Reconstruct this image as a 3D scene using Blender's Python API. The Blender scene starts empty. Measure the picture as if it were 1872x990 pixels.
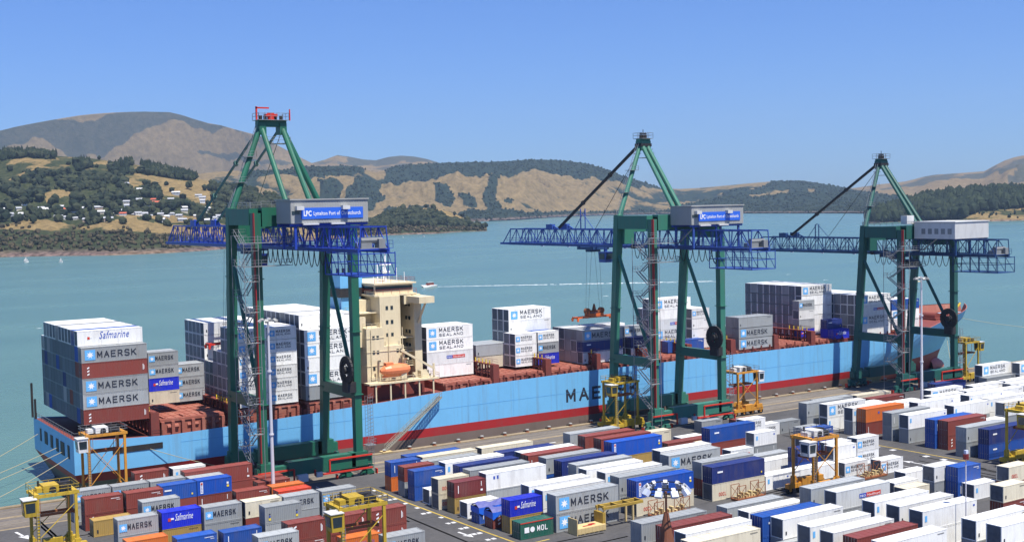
import bpy, bmesh, math, random
import numpy as np
from mathutils import Vector, Matrix, noise as mnoise
R = random.Random(7)
SC = bpy.context.scene
COL = SC.collection
rad = math.radians

# ------------------------------------------------------------------ camera
cam_d = bpy.data.cameras.new('camera'); cam = bpy.data.objects.new('camera', cam_d); COL.objects.link(cam)
CH = 50.5
TH = math.atan(1472/2250); TILT = math.atan(121/2250); ROLL = .022
fw = Vector((math.sin(TH)*math.cos(TILT), math.cos(TH)*math.cos(TILT), -math.sin(TILT)))
r0 = Vector((math.cos(TH), -math.sin(TH), 0)); u0 = r0.cross(fw)
r1 = r0*math.cos(ROLL)-u0*math.sin(ROLL); u1 = r0*math.sin(ROLL)+u0*math.cos(ROLL)
m = Matrix((r1, u1, -fw)).transposed().to_4x4(); m.translation = (0, 0, CH)
cam.matrix_world = m
cam_d.sensor_width = 36; cam_d.lens = 36*2250/1872
cam_d.clip_start = .5; cam_d.clip_end = 60000
SC.camera = cam
# ------------------------------------------------------------------ world and sun
SUN = Vector((.045, -.43, 1.0)).normalized()
w = bpy.data.worlds.new('World'); SC.world = w; w.use_nodes = True
nt = w.node_tree; nt.nodes.clear()
sky = nt.nodes.new('ShaderNodeTexSky'); sky.sky_type = 'NISHITA'; sky.sun_disc = False
sky.sun_elevation = math.asin(SUN.z); sky.sun_rotation = math.atan2(SUN.x, SUN.y)
sky.altitude = 0; sky.air_density = 1.0; sky.dust_density = .25; sky.ozone_density = 2.2
bg = nt.nodes.new('ShaderNodeBackground'); bg.inputs[1].default_value = .061
wo = nt.nodes.new('ShaderNodeOutputWorld')
tint = nt.nodes.new('ShaderNodeMix'); tint.data_type = 'RGBA'; tint.blend_type = 'MULTIPLY'; tint.inputs[0].default_value = 1
tint.inputs[7].default_value = (.54, .83, 1.50, 1)
nt.links.new(sky.outputs[0], tint.inputs[6]); nt.links.new(tint.outputs[2], bg.inputs[0]); nt.links.new(bg.outputs[0], wo.inputs[0])
sl = bpy.data.lights.new('sun', 'SUN'); sl.energy = 5.0; sl.angle = rad(.5); sl.color = (1, .95, .86)
so = bpy.data.objects.new('sun', sl); COL.objects.link(so)
so.rotation_euler = (-SUN).to_track_quat('-Z', 'Y').to_euler(); so.location = (0, -50, 200)
SC.view_settings.view_transform = 'Standard'; SC.view_settings.look = 'None'
SC.view_settings.gamma = 1; SC.view_settings.exposure = .66; SC.view_settings.use_curve_mapping = False
try:
    SC.cycles.max_bounces = 6; SC.cycles.diffuse_bounces = 2; SC.cycles.volume_bounces = 0; SC.cycles.transparent_max_bounces = 8
    SC.cycles.volume_step_rate = 4
except Exception: pass

# ------------------------------------------------------------------ helpers
def tag(o, label=None, cat=None, group=None, kind=None):
    if label: o['label'] = label
    if cat: o['category'] = cat
    if group: o['group'] = group
    if kind: o['kind'] = kind
    return o
def empty(name, loc=(0, 0, 0), rz=0, label=None, cat=None, group=None):
    o = bpy.data.objects.new(name, None); COL.objects.link(o); o.location = loc; o.rotation_euler = (0, 0, rz)
    o.empty_display_size = .5
    return tag(o, label, cat, group)
def link(name, me, parent=None, loc=None, color=None):
    o = bpy.data.objects.new(name, me); COL.objects.link(o)
    if parent: o.parent = parent
    if loc: o.location = loc
    if color: o.color = (*color, 1)
    return o
def V(*a): return Vector(a)
class MB:
    def __init__(s): s.v = []; s.f = []; s.m = []
    def poly(s, pts, m=0):
        i = len(s.v); s.v += [tuple(p) for p in pts]; s.f.append(tuple(range(i, i+len(pts)))); s.m.append(m)
    def hexa(s, c, m=0):            # 8 corners: bottom 4 ccw, top 4 ccw
        i = len(s.v); s.v += [tuple(p) for p in c]
        for f in ((0,3,2,1),(4,5,6,7),(0,1,5,4),(1,2,6,5),(2,3,7,6),(3,0,4,7)):
            s.f.append(tuple(i+k for k in f)); s.m.append(m)
    def box(s, x0, x1, y0, y1, z0, z1, m=0):
        s.hexa([(x0,y0,z0),(x1,y0,z0),(x1,y1,z0),(x0,y1,z0),(x0,y0,z1),(x1,y0,z1),(x1,y1,z1),(x0,y1,z1)], m)
    def beam(s, a, b, w=.2, h=None, m=0, w2=None, h2=None, up=(0,0,1)):
        a = Vector(a); b = Vector(b); h = w if h is None else h; w2 = w if w2 is None else w2; h2 = h if h2 is None else h2
        d = (b-a).normalized(); u = Vector(up)
        if abs(d.dot(u)) > .98: u = Vector((0,1,0))
        sx = d.cross(u).normalized(); uz = sx.cross(d)
        c = []
        for p, ww, hh in ((a, w, h), (b, w2, h2)):
            c += [p-sx*ww/2-uz*hh/2, p+sx*ww/2-uz*hh/2, p+sx*ww/2+uz*hh/2, p-sx*ww/2+uz*hh/2]
        s.hexa(c, m)
    def tube(s, a, b, r=.1, n=8, m=0, r2=None, caps=True):
        a = Vector(a); b = Vector(b); r2 = r if r2 is None else r2
        d = (b-a).normalized(); u = Vector((0,0,1)) if abs(d.z) < .95 else Vector((0,1,0))
        sx = d.cross(u).normalized(); sy = d.cross(sx)
        i = len(s.v)
        for p, rr in ((a, r), (b, r2)):
            for k in range(n):
                t = 2*math.pi*k/n; s.v.append(tuple(p+sx*(math.cos(t)*rr)+sy*(math.sin(t)*rr)))
        for k in range(n):
            s.f.append((i+k, i+(k+1)%n, i+n+(k+1)%n, i+n+k)); s.m.append(m)
        if caps:
            s.f.append(tuple(i+k for k in reversed(range(n)))); s.m.append(m)
            s.f.append(tuple(i+n+k for k in range(n))); s.m.append(m)
    def path(s, pts, r=.05, n=5, m=0):
        for a, b in zip(pts[:-1], pts[1:]): s.tube(a, b, r, n, m, caps=False)
    def mesh(s, name, mats, smooth=False):
        me = bpy.data.meshes.new(name); me.from_pydata(s.v, [], s.f)
        for mm in mats: me.materials.append(mm)
        me.polygons.foreach_set('material_index', s.m)
        if smooth: me.polygons.foreach_set('use_smooth', [True]*len(s.f))
        me.update(); return me
    def build(s, name, mats, parent=None, smooth=False, loc=None, color=None):
        if not isinstance(mats, (list, tuple)): mats = [mats]
        return link(name, s.mesh(name, mats, smooth), parent, loc, color)
def ladder_rail(mb, pts, h=1.1, r=.04, m=0, step=2.0):
    """post-and-rail guard along a polyline"""
    for a, b in zip(pts[:-1], pts[1:]):
        a = Vector(a); b = Vector(b); n = max(1, int((b-a).length/step))
        for k in (h, h*.55): mb.beam(a+V(0,0,k), b+V(0,0,k), r, r, m)
        for k in range(n+1):
            p = a.lerp(b, k/n); mb.beam(p, p+V(0,0,h), r, r, m)

# ------------------------------------------------------------------ materials
def new_mat(name):
    M = bpy.data.materials.new(name); M.use_nodes = True
    n = M.node_tree.nodes; return M, n, M.node_tree.links, n['Principled BSDF']
def paint(name, col, rough=.5, metal=0., dirt=(.10,.07,.05), amount=.35, scale=.35, bump=0., spec=.4, objcol=False, attr=None, streak=1.0, runs=None):
    M, n, L, p = new_mat(name)
    p.inputs['Roughness'].default_value = rough; p.inputs['Metallic'].default_value = metal
    p.inputs['Specular IOR Level'].default_value = spec
    tc = n.new('ShaderNodeTexCoord'); mp = n.new('ShaderNodeMapping'); mp.inputs['Scale'].default_value = (scale*2, scale*2, scale*.7*streak)
    oi = n.new('ShaderNodeObjectInfo')
    add = n.new('ShaderNodeVectorMath'); add.operation = 'ADD'
    sc = n.new('ShaderNodeVectorMath'); sc.operation = 'SCALE'; sc.inputs[3].default_value = 57.
    L.new(oi.outputs['Random'], sc.inputs[0]); L.new(tc.outputs['Object'], add.inputs[0]); L.new(sc.outputs[0], add.inputs[1])
    L.new(add.outputs[0], mp.inputs[0])
    nz = n.new('ShaderNodeTexNoise'); nz.inputs['Scale'].default_value = 1.0; nz.inputs['Detail'].default_value = 8; nz.inputs['Roughness'].default_value = .65
    L.new(mp.outputs[0], nz.inputs['Vector'])
    rp = n.new('ShaderNodeValToRGB'); rp.color_ramp.elements[0].position = .48; rp.color_ramp.elements[1].position = .78
    rp.color_ramp.elements[1].color = (amount, amount, amount, 1); rp.color_ramp.elements[0].color = (0, 0, 0, 1)
    L.new(nz.outputs[0], rp.inputs[0])
    mix = n.new('ShaderNodeMix'); mix.data_type = 'RGBA'; L.new(rp.outputs[0], mix.inputs[0])
    mix.inputs[7].default_value = (*dirt, 1)
    if objcol:
        hs = n.new('ShaderNodeHueSaturation')
        mr = n.new('ShaderNodeMapRange'); mr.inputs[3].default_value = .82; mr.inputs[4].default_value = 1.12
        L.new(oi.outputs['Random'], mr.inputs[0]); L.new(mr.outputs[0], hs.inputs['Value'])
        L.new(oi.outputs['Color'], hs.inputs['Color']); L.new(hs.outputs[0], mix.inputs[6])
    elif attr:
        at = n.new('ShaderNodeAttribute'); at.attribute_name = attr; L.new(at.outputs['Color'], mix.inputs[6])
    else: mix.inputs[6].default_value = (*col, 1)
    if runs:      # vertical runs of rust and dirt: (scale, amount, colour)
        m3 = n.new('ShaderNodeMapping'); m3.inputs['Scale'].default_value = (runs[0], runs[0], runs[0]*.045); L.new(add.outputs[0], m3.inputs[0])
        n3 = n.new('ShaderNodeTexNoise'); n3.inputs['Scale'].default_value = 1; n3.inputs['Detail'].default_value = 7; n3.inputs['Roughness'].default_value = .72; L.new(m3.outputs[0], n3.inputs['Vector'])
        r3 = n.new('ShaderNodeValToRGB'); r3.color_ramp.elements[0].position = .53; r3.color_ramp.elements[1].position = .74; r3.color_ramp.elements[0].color = (0,0,0,1); r3.color_ramp.elements[1].color = (runs[1],)*3+(1,)
        L.new(n3.outputs[0], r3.inputs[0]); m4 = n.new('ShaderNodeMix'); m4.data_type = 'RGBA'; L.new(r3.outputs[0], m4.inputs[0]); L.new(mix.outputs[2], m4.inputs[6]); m4.inputs[7].default_value = (*runs[2], 1)
        mix = m4
    L.new(mix.outputs[2], p.inputs['Base Color'])
    if bump:
        b = n.new('ShaderNodeBump'); b.inputs['Strength'].default_value = bump; b.inputs['Distance'].default_value = .05
        L.new(nz.outputs[0], b.inputs['Height']); L.new(b.outputs[0], p.inputs['Normal'])
    return M
M = {}
M['cont'] = paint('container_paint', (1,1,1), .5, dirt=(.16,.13,.11), amount=.30, objcol=True, runs=(2.2,.30,(.16,.10,.07)))
M['cont_stuff'] = paint('container_paint_far', (1,1,1), .5, attr='col', amount=.25)
M['dark'] = paint('black_steel', (.02,.02,.022), .6)
M['reefer_dark'] = paint('reefer_recess', (.10,.115,.14), .6, dirt=(.02,.02,.02), amount=.5)
M['rod'] = paint('galvanised_rod', (.35,.36,.37), .45, .4)
M['white'] = paint('white_paint', (.58,.58,.56), .45, amount=.25)
M['grey'] = paint('grey_panel', (.22,.23,.23), .5, amount=.25)
M['ltgrey'] = paint('light_grey_panel', (.33,.335,.32), .5, amount=.2)
M['star_blue'] = paint('pale_blue_paint', (.13,.42,.78), .5, amount=.1)
M['ink'] = paint('dark_ink', (.025,.03,.045), .5, amount=.0)
M['ink_blue'] = paint('blue_ink', (.05,.10,.42), .5, amount=.0)
M['ink_red'] = paint('red_ink', (.55,.05,.03), .5, amount=.0)
M['ink_white'] = paint('white_ink', (.8,.8,.8), .5, amount=.0)
M['yellow_mark'] = paint('yellow_sticker', (.8,.6,.05), .5, amount=.0)
M['green'] = paint('crane_green', (.013,.115,.068), .45, amount=.45, dirt=(.05,.07,.05), spec=.5, runs=(.9,.4,(.05,.05,.04)))
M['green2'] = paint('crane_green_weathered', (.036,.17,.12), .5, amount=.5, dirt=(.09,.13,.10), spec=.4, runs=(.9,.4,(.06,.06,.045)))
M['green3'] = paint('crane_green_dark', (.017,.095,.08), .5, amount=.4, dirt=(.04,.06,.05), spec=.4, runs=(.9,.35,(.05,.05,.04)))
M['blue'] = paint('boom_blue', (.02,.055,.36), .4, amount=.3, dirt=(.03,.04,.10))
M['blue2'] = paint('boom_blue_faded', (.035,.085,.33), .45, amount=.4, dirt=(.05,.06,.12))
M['blue3'] = paint('boom_blue_dark', (.02,.06,.17), .5, amount=.4, dirt=(.03,.05,.07))
M['galv'] = paint('galvanised_steel', (.27,.28,.29), .5, .3, amount=.3)
M['red'] = paint('red_paint', (.55,.035,.02), .45, amount=.2)
M['orange'] = paint('orange_paint', (.62,.13,.03), .45, amount=.35)
M['lifeboat'] = paint('lifeboat_orange', (.75,.22,.09), .45, amount=.2)
M['cream'] = paint('cream_paint', (.70,.60,.40), .5, amount=.3, dirt=(.34,.24,.13), runs=(1.5,.35,(.32,.18,.09)))
M['deck'] = paint('deck_oxide_red', (.30,.095,.065), .7, amount=.6, dirt=(.42,.24,.17), scale=.25)
M['deck2'] = paint('deck_steel_red', (.19,.045,.035), .7, amount=.5, dirt=(.08,.04,.03), scale=.4)
M['hull_blue'] = paint('hull_sky_blue', (.155,.43,.70), .45, amount=.3, dirt=(.10,.28,.46), scale=.08, spec=.45, streak=3, runs=(.8,.5,(.16,.20,.22)))
M['hull_red'] = paint('hull_red', (.34,.018,.02), .55, amount=.45, dirt=(.19,.04,.04), scale=.12, runs=(.5,.5,(.16,.07,.06)))
M['hull_taupe'] = paint('hull_worn_antifouling', (.17,.125,.105), .7, amount=.6, dirt=(.11,.08,.06), scale=.12)
M['rope'] = paint('rope', (.36,.32,.20), .8, amount=.1)
M['rubber'] = paint('rubber', (.015,.015,.015), .8, amount=.1)
M['glass'] = paint('dark_glass', (.02,.035,.045), .12, amount=.0, spec=.7)
M['carrier'] = paint('carrier_paint', (1,1,1), .5, amount=.55, dirt=(.12,.09,.05), objcol=True, runs=(1.6,.6,(.09,.06,.03)))
M['rust'] = paint('rusty_brown', (.26,.09,.035), .7, amount=.5, dirt=(.12,.04,.02))
M['timber'] = paint('timber', (.55,.42,.20), .7, amount=.3)
M['tarp'] = paint('blue_tarpaulin', (.02,.12,.62), .35, amount=.2, bump=.3)
M['tarp2'] = paint('faded_tarpaulin', (.10,.11,.30), .45, amount=.4, dirt=(.2,.2,.3))
M['lamp'] = paint('lamp_glass', (.55,.60,.75), .2, amount=.1)
M['roof_red'] = paint('red_roof', (.45,.10,.05), .7)
M['roof_grey'] = paint('grey_roof', (.35,.36,.38), .6)
M['roof_white'] = paint('white_roof', (.55,.55,.54), .5)

def ground_mat(name, c1, c2, scale=.06, rough=.9, bands=None):
    Mt, n, L, p = new_mat(name); p.inputs['Roughness'].default_value = rough; p.inputs['Specular IOR Level'].default_value = .25
    g = n.new('ShaderNodeNewGeometry')
    nz = n.new('ShaderNodeTexNoise'); nz.inputs['Scale'].default_value = scale; nz.inputs['Detail'].default_value = 10; nz.inputs['Roughness'].default_value = .7
    mp = n.new('ShaderNodeMapping'); mp.inputs['Scale'].default_value = (1, 1, 1) if not bands else bands
    L.new(g.outputs['Position'], mp.inputs[0]); L.new(mp.outputs[0], nz.inputs['Vector'])
    rp = n.new('ShaderNodeValToRGB'); rp.color_ramp.elements[0].position = .35; rp.color_ramp.elements[1].position = .68
    rp.color_ramp.elements[0].color = (*c1, 1); rp.color_ramp.elements[1].color = (*c2, 1)
    L.new(nz.outputs[0], rp.inputs[0])
    v = n.new('ShaderNodeTexNoise'); v.inputs['Scale'].default_value = 1.7; v.inputs['Detail'].default_value = 6
    L.new(g.outputs['Position'], v.inputs['Vector'])
    st_ = n.new('ShaderNodeTexNoise'); st_.inputs['Scale'].default_value = .42; st_.inputs['Detail'].default_value = 8; st_.inputs['Roughness'].default_value = .75
    mps = n.new('ShaderNodeMapping'); mps.inputs['Scale'].default_value = (.22, 1.3, 1); L.new(g.outputs['Position'], mps.inputs[0]); L.new(mps.outputs[0], st_.inputs['Vector'])
    rs_ = n.new('ShaderNodeValToRGB'); rs_.color_ramp.elements[0].position = .55; rs_.color_ramp.elements[1].position = .72; rs_.color_ramp.elements[0].color = (1,1,1,1); rs_.color_ramp.elements[1].color = (.45,.45,.46,1)
    L.new(st_.outputs[0], rs_.inputs[0]); ms_ = n.new('ShaderNodeMix'); ms_.data_type = 'RGBA'; ms_.blend_type = 'MULTIPLY'; ms_.inputs[0].default_value = 1; L.new(rp.outputs[0], ms_.inputs[6]); L.new(rs_.outputs[0], ms_.inputs[7]); rp = ms_; rp_out = ms_.outputs[2]
    mx = n.new('ShaderNodeMix'); mx.data_type = 'RGBA'; mx.blend_type = 'MULTIPLY'; mx.inputs[0].default_value = .45
    L.new(rp_out, mx.inputs[6]); L.new(v.outputs[0], mx.inputs[7]); L.new(mx.outputs[2], p.inputs['Base Color'])
    return Mt
M['asphalt'] = ground_mat('yard_asphalt', (.075,.075,.08), (.125,.12,.118))
M['apron'] = ground_mat('apron_concrete', (.15,.13,.11), (.26,.225,.185), .25, bands=(.12, 2.2, 1))
M['edge'] = ground_mat('quay_edge_concrete', (.28,.22,.14), (.38,.30,.20), .3)
M['strip'] = ground_mat('apron_dark_strip', (.13,.12,.12), (.2,.18,.17), .3)
M['white_line'] = ground_mat('white_road_paint', (.55,.55,.55), (.8,.8,.8), .8)
M['yellow_line'] = ground_mat('yellow_road_paint', (.45,.32,.06), (.62,.45,.10), .5)

# water
Mt, n, L, p = new_mat('harbour_water')
g = n.new('ShaderNodeNewGeometry')
nz = n.new('ShaderNodeTexNoise'); nz.inputs['Scale'].default_value = .0035; nz.inputs['Detail'].default_value = 7
mp = n.new('ShaderNodeMapping'); mp.inputs['Scale'].default_value = (1, 3.5, 1); mp.inputs['Rotation'].default_value = (0, 0, rad(35))
L.new(g.outputs['Position'], mp.inputs[0]); L.new(mp.outputs[0], nz.inputs['Vector'])
rp = n.new('ShaderNodeValToRGB'); rp.color_ramp.elements[0].position = .3; rp.color_ramp.elements[1].position = .72
rp.color_ramp.elements[0].color = (.078,.158,.146,1); rp.color_ramp.elements[1].color = (.097,.183,.164,1)
L.new(nz.outputs[0], rp.inputs[0]); L.new(rp.outputs[0], p.inputs['Base Color'])
rw_ = n.new('ShaderNodeMapRange'); rw_.inputs[3].default_value = .20; rw_.inputs[4].default_value = .32; L.new(nz.outputs[0], rw_.inputs[0]); L.new(rw_.outputs[0], p.inputs['Roughness']); p.inputs['Specular IOR Level'].default_value = .35; p.inputs['IOR'].default_value = 1.33
n2 = n.new('ShaderNodeTexNoise'); n2.inputs['Scale'].default_value = .35; n2.inputs['Detail'].default_value = 7; n2.inputs['Roughness'].default_value = .6
mp2 = n.new('ShaderNodeMapping'); mp2.inputs['Scale'].default_value = (1, 2, 1); mp2.inputs['Rotation'].default_value = (0, 0, rad(-40))
L.new(g.outputs['Position'], mp2.inputs[0]); L.new(mp2.outputs[0], n2.inputs['Vector'])
b = n.new('ShaderNodeBump'); b.inputs['Strength'].default_value = .8; b.inputs['Distance'].default_value = .6
L.new(n2.outputs[0], b.inputs['Height']); L.new(b.outputs[0], p.inputs['Normal'])
M['water'] = Mt
Mt, n, L, p = new_mat('wake_foam'); p.inputs['Roughness'].default_value = .8
p.inputs['Base Color'].default_value = (.75,.80,.80,1); M['foam'] = Mt

# land: cover attribute (0 dry grass .. 1 woodland), broken up by noise
def land_mat(name, g1, g2, wood, wood2, s=1.0, rock=(.10,.07,.06)):
    Mt, n, L, p = new_mat(name); p.inputs['Roughness'].default_value = .95; p.inputs['Specular IOR Level'].default_value = .1
    g = n.new('ShaderNodeNewGeometry')
    at = n.new('ShaderNodeAttribute'); at.attribute_name = 'cover'
    nz = n.new('ShaderNodeTexNoise'); nz.inputs['Scale'].default_value = .012*s; nz.inputs['Detail'].default_value = 9; nz.inputs['Roughness'].default_value = .68
    L.new(g.outputs['Position'], nz.inputs['Vector'])
    fine = n.new('ShaderNodeTexNoise'); fine.inputs['Scale'].default_value = .07*s; fine.inputs['Detail'].default_value = 6; fine.inputs['Roughness'].default_value = .7
    L.new(g.outputs['Position'], fine.inputs['Vector'])
    a = n.new('ShaderNodeMath'); a.operation = 'ADD'; a.inputs[1].default_value = -.5; L.new(nz.outputs[0], a.inputs[0])
    a2 = n.new('ShaderNodeMath'); a2.operation = 'MULTIPLY_ADD'; a2.inputs[1].default_value = .9; L.new(a.outputs[0], a2.inputs[0]); L.new(at.outputs['Fac'], a2.inputs[2])
    f0 = n.new('ShaderNodeMath'); f0.operation = 'ADD'; f0.inputs[1].default_value = -.5; L.new(fine.outputs[0], f0.inputs[0])
    a3 = n.new('ShaderNodeMath'); a3.operation = 'MULTIPLY_ADD'; a3.inputs[1].default_value = .75; L.new(f0.outputs[0], a3.inputs[0]); L.new(a2.outputs[0], a3.inputs[2])
    th = n.new('ShaderNodeValToRGB'); th.color_ramp.elements[0].position = .44; th.color_ramp.elements[1].position = .56; L.new(a3.outputs[0], th.inputs[0])
    gr = n.new('ShaderNodeValToRGB'); gr.color_ramp.elements[0].position = .35; gr.color_ramp.elements[1].position = .66
    gr.color_ramp.elements[0].color = (*g1,1); gr.color_ramp.elements[1].color = (*g2,1); L.new(fine.outputs[0], gr.inputs[0])
    wd = n.new('ShaderNodeValToRGB'); wd.color_ramp.elements[0].position = .38; wd.color_ramp.elements[1].position = .66
    wd.color_ramp.elements[0].color = (*wood,1); wd.color_ramp.elements[1].color = (*wood2,1); L.new(fine.outputs[0], wd.inputs[0])
    mx = n.new('ShaderNodeMix'); mx.data_type = 'RGBA'; L.new(th.outputs[0], mx.inputs[0]); L.new(gr.outputs[0], mx.inputs[6]); L.new(wd.outputs[0], mx.inputs[7])
    ar = n.new('ShaderNodeAttribute'); ar.attribute_name = 'rock'
    mr = n.new('ShaderNodeMix'); mr.data_type = 'RGBA'; L.new(ar.outputs['Fac'], mr.inputs[0]); L.new(mx.outputs[2], mr.inputs[6])
    rk = n.new('ShaderNodeValToRGB'); rk.color_ramp.elements[0].position = .4; rk.color_ramp.elements[1].position = .6
    rk.color_ramp.elements[0].color = (*[c*.6 for c in rock],1); rk.color_ramp.elements[1].color = (*[c*2.4 for c in rock],1); L.new(fine.outputs[0], rk.inputs[0])
    L.new(rk.outputs[0], mr.inputs[7])
    L.new(mr.outputs[2], p.inputs['Base Color'])
    bp = n.new('ShaderNodeBump'); bp.inputs['Strength'].default_value = .9; bp.inputs['Distance'].default_value = 6
    L.new(fine.outputs[0], bp.inputs['Height']); L.new(bp.outputs[0], p.inputs['Normal'])
    return Mt
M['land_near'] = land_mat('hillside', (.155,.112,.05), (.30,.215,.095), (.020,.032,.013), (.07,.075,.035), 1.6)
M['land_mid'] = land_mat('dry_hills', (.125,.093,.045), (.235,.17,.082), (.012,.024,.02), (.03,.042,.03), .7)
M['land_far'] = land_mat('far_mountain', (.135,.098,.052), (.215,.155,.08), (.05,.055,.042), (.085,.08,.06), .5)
def leaf_mat(name, c1, c2):
    Mt, n, L, p = new_mat(name); p.inputs['Roughness'].default_value = .9; p.inputs['Specular IOR Level'].default_value = .15
    at = n.new('ShaderNodeAttribute'); at.attribute_name = 'tint'
    rp = n.new('ShaderNodeValToRGB'); rp.color_ramp.elements[0].color = (*c1,1); rp.color_ramp.elements[1].color = (*c2,1)
    L.new(at.outputs['Fac'], rp.inputs[0]); L.new(rp.outputs[0], p.inputs['Base Color']); return Mt
M['leaf'] = leaf_mat('tree_foliage', (.009,.017,.010), (.05,.056,.028))
M['scrub'] = leaf_mat('scrub_foliage', (.018,.022,.012), (.115,.088,.050))
M['leaf_dark'] = leaf_mat('pine_foliage', (.010,.018,.012), (.035,.048,.022))
M['bark'] = paint('bark', (.12,.09,.06), .9)

# ------------------------------------------------------------------ setting: water, ground, quay
mb = MB(); mb.poly([(-3000,-1500,-3),(9000,-1500,-3),(9000,9500,-3),(-3000,9500,-3)])
tag(mb.build('water', M['water']), kind='structure')
mb = MB(); mb.box(-500, 900, -400, 209, -6, 0); mb.poly([(-500,209,0),(900,209,0),(900,211.3,-1),(-500,211.3,-1)])
tag(mb.build('ground', M['asphalt']), kind='structure')
mb = MB(); mb.box(-500, 900, 209.0, 228.6, -6, -.996)
tag(mb.build('quay_apron', M['apron']), kind='structure')
mb = MB(); mb.box(-500, 900, 228.6, 230, -6, -.78)
tag(mb.build('quay_edge', M['edge']), kind='structure')
mb = MB()
for y0, y1 in ((211.5,212.2),(214.4,214.8),(217.6,217.9),(219.6,220.6),(223.2,223.5),(225.4,225.8),(227.5,228.2)):
    mb.box(-500, 900, y0, y1, -1.02, -.990)
tag(mb.build('crane_rails', M['strip']), kind='structure')
mb = MB()
for y0, y1 in ((213.2,214.0),(221.4,222.4)): mb.box(-500, 900, y0, y1, -1.02, -.991)
tag(mb.build('apron_pale_strip', M['edge']), kind='structure')
# painted markings
mb = MB()
def strip(pts, wd, z=.008):
    for a, b_ in zip(pts[:-1], pts[1:]):
        a = V(*a, z); b_ = V(*b_, z); s = (b_-a).cross(V(0,0,1)).normalized()*wd/2
        mb.poly([a-s, b_-s, b_+s, a+s])
strip([(99.4,151.0),(99.0,160),(98.7,172),(98.4,185),(98.6,198)], .35)
strip([(198.5,146),(198.0,160),(197.5,175),(197.2,190)], .35)
strip([(104.5,151.0),(99.4,150.6)], .3)
tag(mb.build('yellow_line', M['yellow_line']), kind='structure')
mb = MB()
for y in range(152, 200, 4):
    for dx in (-1.6, -.6):
        if R.random() < .72: mb.poly([(98.2+dx+R.uniform(-.2,.2), y, .008), (98.9+dx, y, .008), (98.9+dx, y+.9, .008), (98.2+dx, y+.9, .008)])
for y in range(150, 192, 4):
    if R.random() < .8: mb.poly([(195.6, y, .008), (196.9, y, .008), (196.9, y+1, .008), (195.6, y+1, .008)])
def arrow(x, y, ang, L_=5):
    c, s = math.cos(ang), math.sin(ang)
    T = lambda u, v: (x+c*u-s*v, y+s*u+c*v, .009)
    mb.poly([T(0,-.22), T(L_*.6,-.22), T(L_*.6,.22), T(0,.22)]); mb.poly([T(L_*.55,-.8), T(L_,0), T(L_*.55,.8)])
arrow(39.3, 206.8, rad(-82), 6); arrow(95.6, 163, rad(-85), 4); arrow(190, 150, rad(95), 5); arrow(191, 165, rad(95), 5); arrow(93, 196, rad(95), 4)
strip([(87.5,120),(88.2,160)], .2); strip([(90.5,185),(91,206)], .2); strip([(186,150),(186.5,160)], .2)
strip([(146,216.3),(152,216.5)], .5, -.986); strip([(155,216.7),(158,216.8)], .5, -.986)
tag(mb.build('road_marking', M['white_line']), kind='structure')

mb = MB(); tr_ = random.Random(21)
for k in range(46):
    if k % 2: x = tr_.choice([92.5, 94.5, 96.5, 190, 192.5, 194.5, 41, 44])+tr_.uniform(-1,1); y = tr_.uniform(110, 196); L_ = tr_.uniform(8, 30); c_ = tr_.uniform(-.04,.04); pts = [(x+c_*q*q*.02, y+q*L_/8) for q in range(9)]
    else: x = tr_.uniform(20, 190); y = tr_.choice([151.4, 148.2, 146, 143.5, 171, 197])+tr_.uniform(-1,1); L_ = tr_.uniform(8, 26); c_ = tr_.uniform(-.5,.5); pts = [(x+q*L_/8, y+c_*math.sin(q/3)) for q in range(9)]
    for off in (0, .0): strip(pts, .38, .0045+.00004*k)
tag(mb.build('tyre_marks', ground_mat('rubber_marks', (.05,.05,.052), (.085,.083,.082), .5)), kind='structure')
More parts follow.
